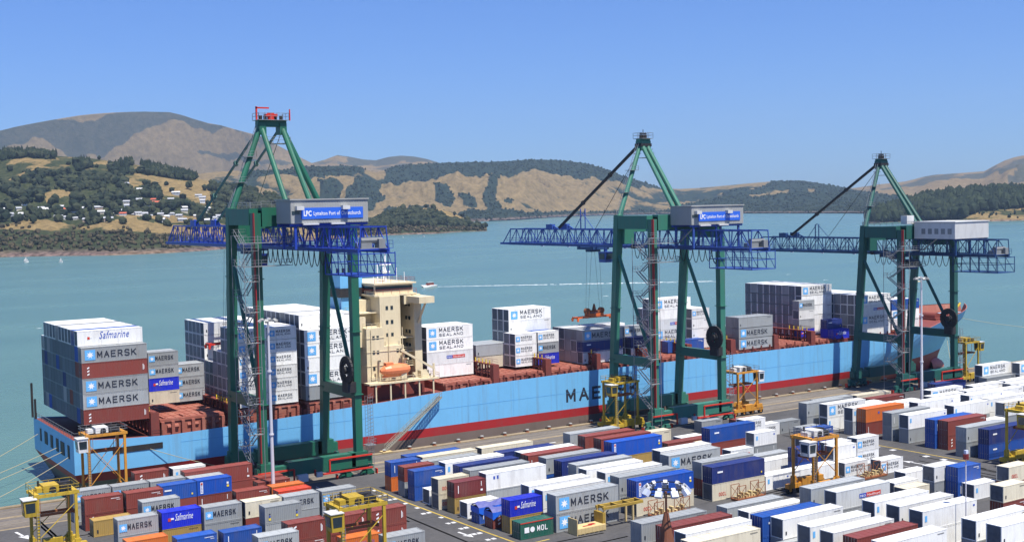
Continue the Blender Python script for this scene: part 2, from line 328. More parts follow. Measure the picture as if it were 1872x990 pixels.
# ------------------------------------------------------------------ land
def fbm(P, H=.9, oc=6, sc=1.0, off=0.):
    out = np.empty(len(P))
    for i in range(len(P)): out[i] = mnoise.fractal(Vector((P[i,0]*sc+off, P[i,1]*sc, .3+off)), H, 2.0, oc)
    return out
def inpoly(x, y, poly):
    n_ = len(poly); r = np.zeros(x.shape, bool); j = n_-1
    for i in range(n_):
        xi, yi = poly[i]; xj, yj = poly[j]
        c = ((yi > y) != (yj > y)) & (x < (xj-xi)*(y-yi)/((yj-yi) or 1e-9)+xi)
        r ^= c; j = i
    return r
LAND = {'near': [(8.06, 1734.0, 2700.0, 166.5), (8.53, 1733.0, 2690.0, 167.6), (9.0, 1732.0, 2681.0, 168.7), (9.48, 1732.0, 2671.0, 169.8), (9.96, 1731.0, 2662.0, 170.9), (10.45, 1731.0, 2652.0, 171.9), (10.94, 1726.0, 2643.0, 172.5), (11.43, 1719.0, 2633.0, 172.7), (11.92, 1712.0, 2624.0, 173.0), (12.42, 1705.0, 2614.0, 170.0), (12.92, 1698.0, 2604.0, 167.0), (13.43, 1686.0, 2595.0, 164.6), (13.93, 1675.0, 2585.0, 162.2), (14.44, 1664.0, 2576.0, 159.9), (14.96, 1653.0, 2566.0, 156.4), (15.48, 1653.0, 2557.0, 152.1), (16.0, 1657.0, 2547.0, 147.9), (16.52, 1662.0, 2538.0, 143.5), (17.05, 1666.0, 2528.0, 137.5), (17.58, 1674.0, 2519.0, 131.5), (18.11, 1690.0, 2509.0, 125.6), (18.65, 1707.0, 2499.0, 119.5), (19.18, 1724.0, 2477.0, 112.5), (19.72, 1758.0, 2456.0, 105.4), (20.27, 1798.0, 2435.0, 98.5), (20.81, 1841.0, 2413.0, 91.8), (21.36, 1887.0, 2392.0, 85.2), (21.91, 1935.0, 2370.0, 77.9), (22.46, 1982.0, 2349.0, 68.6), (23.02, 2023.0, 2328.0, 59.4), (23.57, 2067.0, 2306.0, 50.4), (24.13, 2113.0, 2320.0, 42.0), (24.69, 2161.0, 2348.0, 33.7), (25.25, 2212.0, 2376.0, 25.3), (25.81, 2258.0, 2413.0, 23.2), (26.38, 2306.0, 2506.0, 20.3), (26.94, 2357.0, 2600.0, 23.3), (27.51, 2388.0, 2653.0, 35.4), (28.07, 2394.0, 2659.0, 44.5), (28.64, 2401.0, 2665.0, 48.3), (29.21, 2408.0, 2670.0, 47.6), (29.78, 2415.0, 2676.0, 45.6), (30.35, 2482.0, 2682.0, 37.9), (30.92, 2538.0, 2688.0, 26.6), (31.49, 2544.0, 2694.0, 14.0), (32.07, 2550.0, 2700.0, 2.6)], 'mid': [(17.46, 3913.0, 4600.0, 164.1), (18.23, 3917.0, 4625.0, 176.5), (19.0, 3922.0, 4650.0, 188.2), (19.78, 3928.0, 4675.0, 194.5), (20.57, 3934.0, 4700.0, 198.8), (21.36, 3941.0, 4725.0, 198.6), (22.15, 3950.0, 4750.0, 200.2), (22.95, 3959.0, 4775.0, 204.1), (23.75, 3968.0, 4800.0, 208.1), (24.55, 3979.0, 4937.0, 213.7), (25.36, 3991.0, 5076.0, 219.0), (26.18, 4003.0, 5215.0, 220.6), (26.99, 4016.0, 5354.0, 201.9), (27.81, 4031.0, 5427.0, 222.4), (28.63, 4046.0, 5468.0, 231.9), (29.45, 4063.0, 5508.0, 236.2), (30.27, 4080.0, 5549.0, 239.4), (31.1, 4098.0, 5589.0, 241.1), (31.92, 4118.0, 5630.0, 241.9), (32.75, 4170.0, 5671.0, 244.2), (33.57, 4255.0, 5711.0, 248.1), (34.4, 4551.0, 5752.0, 252.5), (35.23, 4794.0, 5792.0, 249.7), (36.05, 4911.0, 5833.0, 242.9), (36.87, 5034.0, 5873.0, 230.5), (37.7, 5124.0, 5943.0, 202.9), (38.51, 5138.0, 6068.0, 170.8), (39.33, 5153.0, 6192.0, 143.0), (40.15, 5169.0, 6317.0, 116.8), (40.96, 5145.0, 6394.0, 111.8), (41.77, 5044.0, 6377.0, 113.8), (42.57, 4948.0, 6360.0, 119.0), (43.38, 4857.0, 6343.0, 125.0), (44.17, 4771.0, 6326.0, 131.5), (44.97, 4686.0, 6309.0, 136.4), (45.76, 4575.0, 6268.0, 135.7), (46.54, 4472.0, 6201.0, 129.7), (47.32, 4374.0, 6134.0, 114.9), (48.09, 4282.0, 6068.0, 97.0), (48.86, 4176.0, 6001.0, 82.5), (49.62, 3989.0, 5934.0, 71.1), (50.38, 3820.0, 5867.0, 59.9), (51.13, 3707.0, 5800.0, 48.9), (51.87, 3619.0, 5734.0, 38.1), (52.61, 3536.0, 5667.0, 27.6), (53.34, 3458.0, 5600.0, 17.5)], 'mountain': [(7.51, 6850.0, 7000.0, 429.4), (7.99, 6867.0, 7017.0, 439.6), (8.48, 6884.0, 7034.0, 449.8), (8.97, 6901.0, 7051.0, 460.2), (9.47, 6918.0, 7068.0, 470.6), (9.96, 6935.0, 7085.0, 481.1), (10.47, 6952.0, 7102.0, 491.6), (10.97, 6969.0, 7119.0, 507.2), (11.48, 6986.0, 7136.0, 525.3), (12.0, 7003.0, 7153.0, 540.3), (12.51, 7020.0, 7170.0, 554.0), (13.03, 7037.0, 7187.0, 567.9), (13.56, 7054.0, 7204.0, 580.6), (14.09, 7071.0, 7221.0, 593.2), (14.62, 7088.0, 7238.0, 601.9), (15.15, 7105.0, 7255.0, 609.0), (15.69, 7122.0, 7272.0, 614.5), (16.23, 7138.0, 7288.0, 618.7), (16.78, 7155.0, 7305.0, 621.2), (17.32, 7172.0, 7322.0, 621.3), (17.87, 7189.0, 7339.0, 621.3), (18.43, 7206.0, 7356.0, 604.8), (18.98, 7223.0, 7373.0, 581.7), (19.54, 7240.0, 7390.0, 561.0), (20.1, 7280.0, 7430.0, 550.9), (20.67, 7350.0, 7500.0, 532.5), (21.23, 7420.0, 7570.0, 516.2), (21.8, 7490.0, 7640.0, 500.5), (22.37, 7444.0, 7710.0, 461.0), (22.95, 7206.0, 7780.0, 420.4), (23.52, 6982.0, 7850.0, 378.9), (24.1, 6772.0, 7920.0, 340.1), (24.68, 6575.0, 7990.0, 363.0), (25.26, 6388.0, 8013.0, 392.9), (25.84, 6212.0, 8029.0, 380.6), (26.43, 6046.0, 8044.0, 363.3), (27.01, 5888.0, 8060.0, 356.6), (27.6, 5739.0, 8076.0, 377.8), (28.19, 5598.0, 8091.0, 385.2), (28.78, 5463.0, 8107.0, 378.7), (29.37, 5336.0, 8122.0, 361.1), (29.96, 5214.0, 8138.0, 334.3), (30.55, 5098.0, 8153.0, 320.2), (31.14, 4988.0, 8169.0, 308.7), (31.74, 4883.0, 8184.0, 297.1), (32.33, 4782.0, 8200.0, 285.4)], 'right': [(39.43, 6259.0, 7600.0, 106.0), (39.89, 6138.0, 7600.0, 108.5), (40.35, 6022.0, 7600.0, 110.9), (40.8, 5911.0, 7600.0, 113.3), (41.26, 5804.0, 7600.0, 115.7), (41.71, 5702.0, 7600.0, 118.4), (42.17, 5604.0, 7600.0, 121.3), (42.62, 5510.0, 7600.0, 124.2), (43.07, 5419.0, 7600.0, 127.1), (43.52, 5332.0, 7600.0, 125.1), (43.97, 5248.0, 7600.0, 121.6), (44.41, 5168.0, 7600.0, 118.2), (44.86, 5090.0, 7600.0, 114.8), (45.3, 5015.0, 7600.0, 111.4), (45.74, 4943.0, 7600.0, 107.1), (46.19, 4874.0, 7600.0, 102.7), (46.63, 4806.0, 7600.0, 98.3), (47.06, 4742.0, 7600.0, 94.0), (47.5, 4679.0, 7600.0, 93.1), (47.93, 4619.0, 7600.0, 96.6), (48.37, 4560.0, 7600.0, 100.2), (48.8, 4504.0, 7600.0, 104.3), (49.23, 4449.0, 7600.0, 111.7), (49.65, 4396.0, 7600.0, 119.1), (50.08, 4345.0, 7600.0, 124.6), (50.5, 4296.0, 7600.0, 129.9), (50.93, 4248.0, 7600.0, 135.3), (51.34, 4201.0, 7600.0, 146.7), (51.76, 4156.0, 7600.0, 161.1), (52.18, 4113.0, 7600.0, 169.9), (52.59, 4071.0, 7600.0, 172.2), (53.0, 4030.0, 7600.0, 174.5), (53.41, 3990.0, 7600.0, 176.8), (53.82, 3951.0, 7600.0, 179.5), (54.23, 3914.0, 7600.0, 182.2), (54.63, 3877.0, 7600.0, 212.2), (55.03, 3842.0, 7600.0, 239.5), (55.43, 3808.0, 7600.0, 257.5), (55.82, 3774.0, 7600.0, 266.1), (56.22, 3742.0, 7600.0, 278.3), (56.61, 3710.0, 7600.0, 290.4), (57.0, 3680.0, 7600.0, 298.1), (57.39, 3650.0, 7600.0, 298.9), (57.77, 3621.0, 7600.0, 299.7), (58.15, 3593.0, 7600.0, 300.5), (58.53, 3565.0, 7600.0, 301.3)], 'headland': [(49.44, 2600.0, 2750.0, 4.3), (49.65, 2612.0, 2762.0, 6.5), (49.87, 2625.0, 2775.0, 8.6), (50.08, 2637.0, 2787.0, 10.7), (50.29, 2650.0, 2800.0, 13.1), (50.5, 2662.0, 2812.0, 15.7), (50.71, 2675.0, 2825.0, 18.2), (50.92, 2687.0, 2837.0, 20.9), (51.13, 2699.0, 2849.0, 23.9), (51.34, 2712.0, 2862.0, 26.8), (51.55, 2698.0, 2874.0, 29.8), (51.76, 2681.0, 2887.0, 32.8), (51.97, 2664.0, 2899.0, 34.7), (52.18, 2656.0, 2903.0, 36.7), (52.38, 2648.0, 2906.0, 38.7), (52.59, 2641.0, 2909.0, 40.7), (52.8, 2633.0, 2912.0, 42.1), (53.0, 2626.0, 2915.0, 43.2), (53.21, 2618.0, 2918.0, 44.2), (53.41, 2611.0, 2921.0, 45.3), (53.62, 2604.0, 2924.0, 46.4), (53.82, 2597.0, 2927.0, 47.4), (54.02, 2590.0, 2930.0, 47.6), (54.23, 2583.0, 2933.0, 47.8), (54.43, 2588.0, 2936.0, 48.0), (54.63, 2595.0, 2939.0, 48.2), (54.83, 2601.0, 2942.0, 48.4), (55.03, 2607.0, 2945.0, 47.9), (55.23, 2614.0, 2948.0, 47.2), (55.43, 2620.0, 2951.0, 46.4), (55.63, 2627.0, 2954.0, 45.6), (55.82, 2632.0, 2957.0, 44.9), (56.02, 2622.0, 2961.0, 45.4), (56.22, 2611.0, 2964.0, 45.8), (56.41, 2601.0, 2967.0, 46.3), (56.61, 2591.0, 2970.0, 46.7), (56.81, 2581.0, 2973.0, 47.2), (57.0, 2571.0, 2976.0, 47.6), (57.19, 2561.0, 2979.0, 48.1), (57.39, 2552.0, 2982.0, 48.5), (57.58, 2542.0, 2985.0, 49.0), (57.77, 2533.0, 2988.0, 49.4), (57.96, 2524.0, 2991.0, 49.8), (58.15, 2515.0, 2994.0, 50.3), (58.35, 2506.0, 2997.0, 50.7), (58.54, 2497.0, 3000.0, 51.2)]}
WOODS = {'near': [[(9.53, 1.12), (13.23, 1.1), (13.1, 0.98), (9.49, 0.92)], [(12.07, 0.77), (13.19, 0.82), (14.54, 0.82), (15.9, 0.78), (16.34, 0.61), (15.16, 0.43), (13.34, 0.42), (11.58, 0.47), (11.17, 0.64)], [(13.65, 0.94), (14.34, 0.98), (14.55, 0.91), (13.87, 0.87)], [(15.2, 0.95), (16.05, 1.01), (16.1, 0.89), (15.34, 0.84)], [(15.9, 1.05), (16.29, 1.07), (16.23, 0.99), (15.89, 0.98)], [(16.58, 1.02), (19.03, 1.15), (18.96, 0.98), (18.25, 0.92), (16.66, 0.91)], [(9.46, 0.76), (11.39, 0.66), (11.58, 0.52), (9.41, 0.47)], [(9.41, 0.48), (15.17, 0.47), (16.57, 0.57), (18.21, 0.58), (20.35, 0.55), (20.58, 0.37), (9.38, 0.31)], [(14.74, 0.67), (17.29, 0.77), (17.51, 0.63), (15.18, 0.55)], [(19.43, 0.89), (21.61, 1.15), (23.8, 1.37), (23.27, 0.58), (20.34, 0.48), (19.64, 0.69)], [(9.37, 0.25), (14.67, 0.25), (18.16, 0.22), (19.83, 0.13), (19.34, 0.05), (15.1, 0.03), (9.33, 0.05)], [(27.27, 0.96), (28.28, 0.88), (29.8, 0.77), (31.31, 0.55), (31.81, 0.22), (29.78, 0.07), (27.25, 0.07), (25.24, 0.13), (23.75, 0.38), (24.75, 0.66)]], 'mid': [[(27.24, 0.82), (27.63, 1.01), (28.85, 1.06), (30.62, 1.07), (32.39, 1.07), (34.68, 1.08), (35.94, 1.07), (37.33, 1.11), (39.21, 1.09), (40.33, 0.97), (38.7, 0.8), (36.94, 0.73), (35.17, 0.73), (33.14, 0.75), (31.86, 0.7), (29.33, 0.72)], [(29.69, 0.5), (30.2, 0.48), (30.73, 0.37), (30.47, 0.3), (30.16, 0.24), (29.79, 0.35)], [(25.6, 0.63), (26.31, 0.74), (27.05, 0.68), (27.29, 0.51), (27.69, 0.43), (27.03, 0.33), (26.27, 0.24), (25.68, 0.41)], [(24.29, 0.7), (24.81, 0.73), (25.55, 0.64), (25.34, 0.52), (24.42, 0.52)], [(23.35, 1.05), (24.83, 1.02), (26.48, 1.03), (26.42, 0.91), (24.82, 0.88), (23.34, 0.87)], [(32.37, 0.6), (32.74, 0.55), (32.48, 0.37), (32.65, 0.18), (32.21, 0.19), (31.94, 0.31), (32.18, 0.46)], [(30.81, 0.17), (32.34, 0.19), (34.88, 0.08), (37.42, 0.07), (39.94, 0.15), (39.93, -0.13), (30.8, 0.02)], [(30.88, 0.39), (31.24, 0.4), (31.66, 0.31), (31.53, 0.24), (30.97, 0.3)], [(43.18, 0.75), (44.41, 0.79), (45.39, 0.96), (47.32, 1.06), (48.74, 0.97), (51.99, 0.83), (51.99, -0.12), (39.94, -0.01), (40.94, 0.35), (42.44, 0.52)], [(20.9, 1.0), (22.85, 0.97), (26.07, 0.85), (25.81, 0.77), (21.13, 0.89)], [(32.98, 0.29), (33.42, 0.34), (33.31, 0.23), (33.0, 0.2)], [(27.28, 0.25), (29.8, 0.18), (31.32, 0.07), (27.27, 0.1)]], 'mountain': [[(7.65, 1.04), (12.16, 1.02), (15.56, 1.03), (18.6, 1.07), (20.01, 1.01), (20.71, 0.95), (19.52, 0.93), (18.34, 0.92), (17.39, 0.85), (16.43, 0.72), (15.03, 0.63), (7.62, 0.82)], [(19.05, 0.65), (21.65, 0.73), (23.85, 0.94), (23.84, 0.88), (20.91, 0.65), (19.04, 0.61)], [(24.85, 1.04), (25.85, 1.06), (26.46, 0.92), (25.83, 0.79), (25.33, 0.86)], [(27.34, 1.0), (28.86, 1.04), (29.86, 0.99), (28.34, 0.82)]], 'right': [[(51.99, 0.86), (54.24, 0.93), (55.81, 0.85), (58.53, 0.98), (58.53, 0.57), (55.81, 0.63), (53.35, 0.81), (50.61, 0.79), (47.31, 0.83)]], 'headland': [[(49.2, 0.35), (50.14, 1.47), (51.99, 1.57), (56.42, 1.34), (58.53, 1.37), (58.53, 0.59), (55.81, 0.51), (54.01, 0.36), (53.34, 0.11), (49.67, -0.05)]]}
OPEN = {'mid': [[(43.97, 0.59), (44.9, 0.7), (46.04, 0.79), (45.87, 0.65), (44.9, 0.49), (44.11, 0.48)], [(46.72, 0.8), (47.12, 0.78), (47.24, 0.64), (46.84, 0.68)]], 'near': [[(12.04, 0.61), (13.16, 0.65), (13.82, 0.59), (12.69, 0.52)], [(16.08, 0.44), (18.2, 0.48), (19.86, 0.46), (18.42, 0.37), (16.3, 0.36)], [(28.29, 1.07), (29.8, 1.01), (30.69, 1.07), (31.31, 0.95), (30.93, 0.49), (29.8, 0.77), (28.53, 0.84)], [(15.15, 0.39), (18.19, 0.44), (18.42, 0.4), (15.84, 0.34)]]}
def land_z(layer, az, t):
    T = np.array(LAND[layer]); rs = np.interp(az, T[:,0], T[:,1]); rc = np.interp(az, T[:,0], T[:,2]); zc = np.interp(az, T[:,0], T[:,3])
    g = np.clip(t, 0, 1)**.85
    e0 = -(CH+3)/rs; e1 = (zc-CH)/rc; e = e0+(e1-e0)*g
    r = rs+(rc-rs)*t
    z = CH+r*e
    back = np.clip(t-1, 0, None); z = z-back**2*(rc-rs)*.9-back*20
    return r, z, g
def make_land(layer, mat, n_az, n_t, gully, gsc, tmax=1.35, wood_h=0, seed=0., bushy=.0, rocky=False, warp=.14):
    T = LAND[layer]; az = np.linspace(T[0][0], T[-1][0], n_az)
    t = np.concatenate([np.linspace(0, 1, n_t), np.linspace(1, tmax, 10)[1:]])
    A, TT = np.meshgrid(az, t, indexing='ij'); r, z, g = land_z(layer, A, TT)
    X = r*np.sin(np.radians(A)); Y = r*np.cos(np.radians(A))
    P = np.stack([X.ravel(), Y.ravel()], 1)
    nz = fbm(P, .75, 7, gsc, seed).reshape(A.shape); nz = nz-nz.mean(); rg = 1-np.abs(fbm(P, .8, 5, gsc*.8, seed+9).reshape(A.shape))*2
    env = np.clip(TT*6, 0, 1)*np.clip((1.0-TT)*1.6, .0, 1)
    relief = np.clip(z+3, 3, None)
    rg2 = 1-np.abs(fbm(P, .9, 6, gsc*2.2, seed+31).reshape(A.shape))*2.6
    rg = rg-rg.mean(); rg2 = rg2-rg2.mean(); h = (nz*.7+rg*.65+rg2*.40)*gully*env*np.clip(relief/90, .1, 1.5)
    Z = z+h; Z[:, 0] = -4.5
    Z = np.where(TT > 0, np.maximum(Z, -2.2), Z)
    wn = fbm(P, .8, 5, gsc*3, seed+3).reshape(A.shape)
    cov = np.zeros(A.shape); dA = wn*warp; dG = wn*warp*.16
    for poly in WOODS[layer]: cov = np.maximum(cov, inpoly(A+dA, g+dG, poly)*1.0)
    for poly in OPEN.get(layer, []): cov = np.where(inpoly(A+dA, g+dG, poly), .0, cov)
    valley = np.clip((-(nz*.6+rg*.5+rg2*.35)+.12)*1.6, 0, 1)
    cover = np.clip(cov*.85+.10+bushy+valley*.55*(1-cov)+.12*wn, 0, 1)
    if wood_h: Z = Z+cov*(TT < 1.2)*wood_h*(.6+.5*np.random.RandomState(3).rand(*A.shape))
    rock = np.clip(1.35-TT*(26 if rocky else 60), 0, 1)*(.75+.25*(wn > 0)) if rocky else np.clip(1-TT*50, 0, 1)*.8
    verts = np.stack([X.ravel(), Y.ravel(), Z.ravel()], 1)
    na, ntt = A.shape; idx = np.arange(na*ntt).reshape(na, ntt)
    q = np.stack([idx[:-1,:-1], idx[1:,:-1], idx[1:,1:], idx[:-1,1:]], -1).reshape(-1, 4)[:, ::-1]
    me = bpy.data.meshes.new('hills'); me.from_pydata(verts.tolist(), [], q.tolist())
    me.polygons.foreach_set('use_smooth', [True]*len(q))
    a = me.attributes.new('cover', 'FLOAT', 'POINT'); a.data.foreach_set('value', cover.ravel())
    a = me.attributes.new('rock', 'FLOAT', 'POINT'); a.data.foreach_set('value', rock.ravel())
    me.materials.append(mat); me.update()
    o = link('hills', me); tag(o, kind='structure'); o['label'] = layer+' hills'
    return dict(az=az, t=t, Z=Z, X=X, Y=Y, cov=cov, g=g)
LN = make_land('near', M['land_near'], 420, 110, 20, 1/260., rocky=True, bushy=.20, seed=2.)
LM = make_land('mid', M['land_mid'], 620, 100, 70, 1/600., wood_h=6, seed=5., bushy=.13, warp=.16)
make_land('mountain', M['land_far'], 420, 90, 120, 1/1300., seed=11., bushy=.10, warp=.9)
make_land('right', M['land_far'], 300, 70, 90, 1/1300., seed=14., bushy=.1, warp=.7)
LH = make_land('headland', M['land_near'], 160, 50, 8, 1/200., rocky=True, seed=21., bushy=.2)
def surf(Ld, az, t):
    i = (az-Ld['az'][0])/(Ld['az'][-1]-Ld['az'][0])*(len(Ld['az'])-1); i = int(max(0, min(len(Ld['az'])-1, round(i))))
    j = int(np.argmin(np.abs(Ld['t']-t))); return Ld['X'][i,j], Ld['Y'][i,j], Ld['Z'][i,j], Ld['cov'][i,j], Ld['g'][i,j]

# tree masses: many small crowns, each an uneven lump of facets on its own stem
ico = bmesh.new(); bmesh.ops.create_icosphere(ico, subdivisions=2, radius=1); IV = np.array([v.co[:] for v in ico.verts]); IF = [[v.index for v in f.verts] for f in ico.faces]; ico.free()
ico = bmesh.new(); bmesh.ops.create_icosphere(ico, subdivisions=1, radius=1); JV = np.array([v.co[:] for v in ico.verts]); JF = [[v.index for v in f.verts] for f in ico.faces]; ico.free()
def crowns(specs, name, mat, seed=1, hi=False, parent=None):
    rs = np.random.RandomState(seed); BV, BF = (IV, IF) if hi else (JV, JF)
    V_, F_, Tn = [], [], []; off = 0
    for x, y, z, h, rr, cone in specs:
        v = BV.copy(); j = 1+rs.uniform(-.28, .28, len(v)); v = v*j[:, None]
        zz = (v[:,2]+1)/2
        if cone: k = np.clip(1.25-zz*1.05, .08, 1.2)
        else: k = np.ones(len(v))
        vx = x+v[:,0]*rr*k; vy = y+v[:,1]*rr*k; vz = z+h*.04+zz*h
        V_ += np.stack([vx, vy, vz], 1).tolist(); F_ += [[a+off for a in f] for f in BF]; off += len(v)
        base = rs.uniform(0, .75); Tn += np.clip(base+rs.uniform(-.2, .25, len(v)), 0, 1).tolist()
    me = bpy.data.meshes.new(name); me.from_pydata(V_, [], F_); a = me.attributes.new('tint', 'FLOAT', 'POINT'); a.data.foreach_set('value', Tn)
    me.materials.append(mat); me.update(); return link(name, me, parent)
rs = np.random.RandomState(5); sp = []; sp2 = []
for k in range(26000):
    if len(sp) > 3500: break
    az = rs.uniform(LN['az'][0], LN['az'][-1]); t = rs.uniform(.03, 1.03); x, y, z, c, g_ = surf(LN, az, t)
    sc_ = .17 if g_ < .33 else .035
    if .33 < g_ < .53 and az < 22 and rs.rand() < .72: continue
    if math.sin(az*5.1+g_*17)+math.sin(az*2.3-g_*31) > .55 and g_ > .3: continue
    if c > .5 or rs.rand() < sc_:
        low = g_ < .30
        h = rs.uniform(3.5, 7) if low else rs.uniform(7, 15)
        if low and rs.rand() < .45: continue
        (sp2 if low else sp).append((x, y, z-1, h, h*rs.uniform(.42, .62), False))
tag(crowns(sp, 'forest', M['leaf'], 2), label='woodland and scrub across the hillside behind the water', kind='stuff')
tag(crowns(sp2, 'scrub', M['scrub'], 3), label='brown and olive scrub along the rocky shore', kind='stuff')
sp = []
for poly, nn in ((WOODS['near'][0], 260), (WOODS['near'][5], 380), (WOODS['near'][2], 50), (WOODS['near'][3], 60), (WOODS['near'][4], 30)):
    az_ = [p_[0] for p_ in poly]; k = 0; tries = 0
    while k < nn and tries < 40000:
        tries += 1
        az = rs.uniform(min(az_), max(az_)); t = rs.uniform(.2, 1.02); x, y, z, c, g_ = surf(LN, az, t)
        if inpoly(np.array([az]), np.array([g_]), poly)[0]: sp.append((x, y, z-1, rs.uniform(11, 17), rs.uniform(3.2, 5.2), True)); k += 1
if sp: tag(crowns(sp, 'pine_forest', M['leaf_dark'], 4), label='dark pine shelter belts on the dry hilltop', kind='stuff')
sp = []
for k in range(60000):
    if len(sp) > 3000: break
    az = rs.uniform(LH['az'][0], LH['az'][-1]); t = rs.uniform(.05, 1.1); x, y, z, c, g_ = surf(LH, az, t)
    if c > .5 or rs.rand() < .08: h = rs.uniform(14, 30) if c > .5 else rs.uniform(5, 9); sp.append((x, y, z-1, h, h*rs.uniform(.3, .45), rs.rand() < .4))
tag(crowns(sp, 'headland_forest', M['leaf_dark'], 6), label='dark wooded headland on the right across the water', kind='stuff')
sp = []
for k in range(60000):
    if len(sp) > 7000: break
    az = rs.uniform(LM['az'][0], LM['az'][-1]); t = rs.uniform(.01, 1.0); x, y, z, c, g_ = surf(LM, az, t)
    if c > .5: h = rs.uniform(7, 12); sp.append((x+rs.uniform(-8,8), y+rs.uniform(-8,8), z-5, h, h*.45, False))
tag(crowns(sp, 'far_forest', M['leaf_dark'], 8), label='dark plantations on the far dry hills', kind='stuff')
# single trees that stand apart on the dry slope
lone = [(13.5,.80,'ridge'),(15.2,.72,'slope'),(17.3,.66,'slope'),(12.6,.60,'paddock'),(18.6,.78,'crest')]
for i, (az, t, wd) in enumerate(lone):
    x, y, z, c, g_ = surf(LN, az, t)
    tr = empty('tree', (x, y, z), 0, ['lone dark tree at the left of the five standing on the dry slope','second lone tree from the left on the dry slope','middle one of the five lone trees on the dry slope','lowest lone tree standing in the dry paddock','lone tree nearest the top of the dry slope'][i], 'tree', 'lone trees on the far slope')
    mb = MB(); mb.tube((0,0,-1), (0,0,7), .5, 6, r2=.25); mb.build('trunk', M['bark'], tr)
    crowns([(0,0,3,13,6,False),(3,1,4,8,4,False),(-3,-1,3,8,4,False)], 'crown', M['leaf'], 30+i, True, tr)

# houses on the far shore (trees kept off the village strip above)
WALLC = [(.60,.58,.53),(.50,.46,.36),(.32,.34,.36),(.66,.66,.66),(.38,.28,.21)]
wn_ = ['white','cream','grey','bright white','tan']
ROOF = [('roof_white','pale'),('roof_grey','grey'),('roof_red','red')]
hs = np.random.RandomState(11); houses = []
tries = 0
while len(houses) < 88 and tries < 4000:
    tries += 1
    if hs.rand() < .68: az = hs.uniform(10.8, 21.5); gt = hs.uniform(.36, .50)
    else: az = hs.uniform(15.6, 20.5); gt = hs.uniform(.52, .74)
    t = gt**(1/.85); x, y, z, c, g_ = surf(LN, az, t)
    if all((x-a)**2+(y-b_)**2 > 22**2 for a, b_, *_ in houses): houses.append((x, y, z, az, gt))
houses.sort(key=lambda q: (q[4] > .52, q[3]))
M['wallp'] = paint('house_wall', (1,1,1), .7, objcol=True, amount=.1)
ORD = ['first','second','third','fourth','fifth','sixth','seventh','eighth','ninth','tenth','eleventh','twelfth','thirteenth','fourteenth','fifteenth','sixteenth','seventeenth','eighteenth','nineteenth','twentieth']
def ordn(k):
    if k < 20: return ORD[k]
    t_ = ['twenty','thirty','forty','fifty','sixty'][(k+1)//10-2]
    return t_+'-'+ORD[(k+1) % 10-1] if (k+1) % 10 else {20:'twentieth',30:'thirtieth',40:'fortieth',50:'fiftieth',60:'sixtieth'}[k+1]
cnt = {0: 0, 1: 0}
for (x, y, z, az, gt) in houses:
    up = int(gt > .52); wi = hs.randint(5); ri = hs.choice([0,0,0,1,1,1,1,1,2]); L_ = hs.uniform(7, 14); D_ = hs.uniform(6, 8.5); H_ = hs.uniform(2.4, 4)
    k = cnt[up]; cnt[up] += 1
    e = empty('house', (x, y, z), rad(-az)+hs.uniform(-.5, .5), f"{wn_[wi]} house with {ROOF[ri][1]} roof, {ordn(k)} from left in the {'upper cluster' if up else 'shoreside village'}", 'house', 'houses on the far hillside')
    mb = MB(); mb.box(-L_/2, L_/2, -D_/2, D_/2, -4, H_); mb.poly([(-L_/2,-D_/2,H_),(-L_/2,D_/2,H_),(-L_/2,0,H_+D_*.25)]); mb.poly([(L_/2,-D_/2,H_),(L_/2,D_/2,H_),(L_/2,0,H_+D_*.25)])
    mb.build('wall', M['wallp'], e, color=WALLC[wi])
    mb = MB(); o_ = .6
    for s in (-1, 1):
        mb.hexa([(-L_/2-o_, s*(D_/2+o_), H_-.2), (L_/2+o_, s*(D_/2+o_), H_-.2), (L_/2+o_, 0, H_+D_*.25+.1), (-L_/2-o_, 0, H_+D_*.25+.1), (-L_/2-o_, s*(D_/2+o_), H_), (L_/2+o_, s*(D_/2+o_), H_), (L_/2+o_, 0, H_+D_*.25+.4), (-L_/2-o_, 0, H_+D_*.25+.4)])
    mb.build('roof', M[ROOF[ri][0]], e)
    for k2 in range(2): mb = MB(); mb.box(-L_/2+L_*(.2+.38*k2), -L_/2+L_*(.36+.38*k2), -D_/2-.05, -D_/2+.05, H_*.45, H_*.75); mb.build('window', M['glass'], e)

# ------------------------------------------------------------------ containers
LEN = {20: 6.06, 40: 12.19}
RGB = dict(g=(.33,.35,.355), G=(.345,.365,.37), w=(.80,.80,.77), W=(.80,.80,.77), r=(.22,.052,.04), m=(.15,.03,.03), y=(.42,.28,.085), b=(.018,.085,.36),
    n=(.018,.035,.17), s=(.015,.03,.50), S=(.80,.80,.78), o=(.60,.15,.03), R=(.62,.06,.025), c=(.66,.60,.45), k=(.02,.12,.085), p=(.66,.68,.67), h=(.012,.085,.44), t=(.78,.78,.76), e=(.13,.165,.19))  # e: slate darkened with the shade of the unlit stern ends
NAMEC = dict(g='plain grey', G='grey starred', w='white', W='white starred', r='red-brown', m='dark maroon', y='tan yellow', b='mid blue', n='navy blue', s='blue script-lettered', S='white script-lettered',
    o='orange', R='bright red', c='cream', k='dark green lettered', p='grey flag-marked', h='blue strip-marked', t='white red-framed', e='shade-darkened slate')
REEF = set('wWScpt')
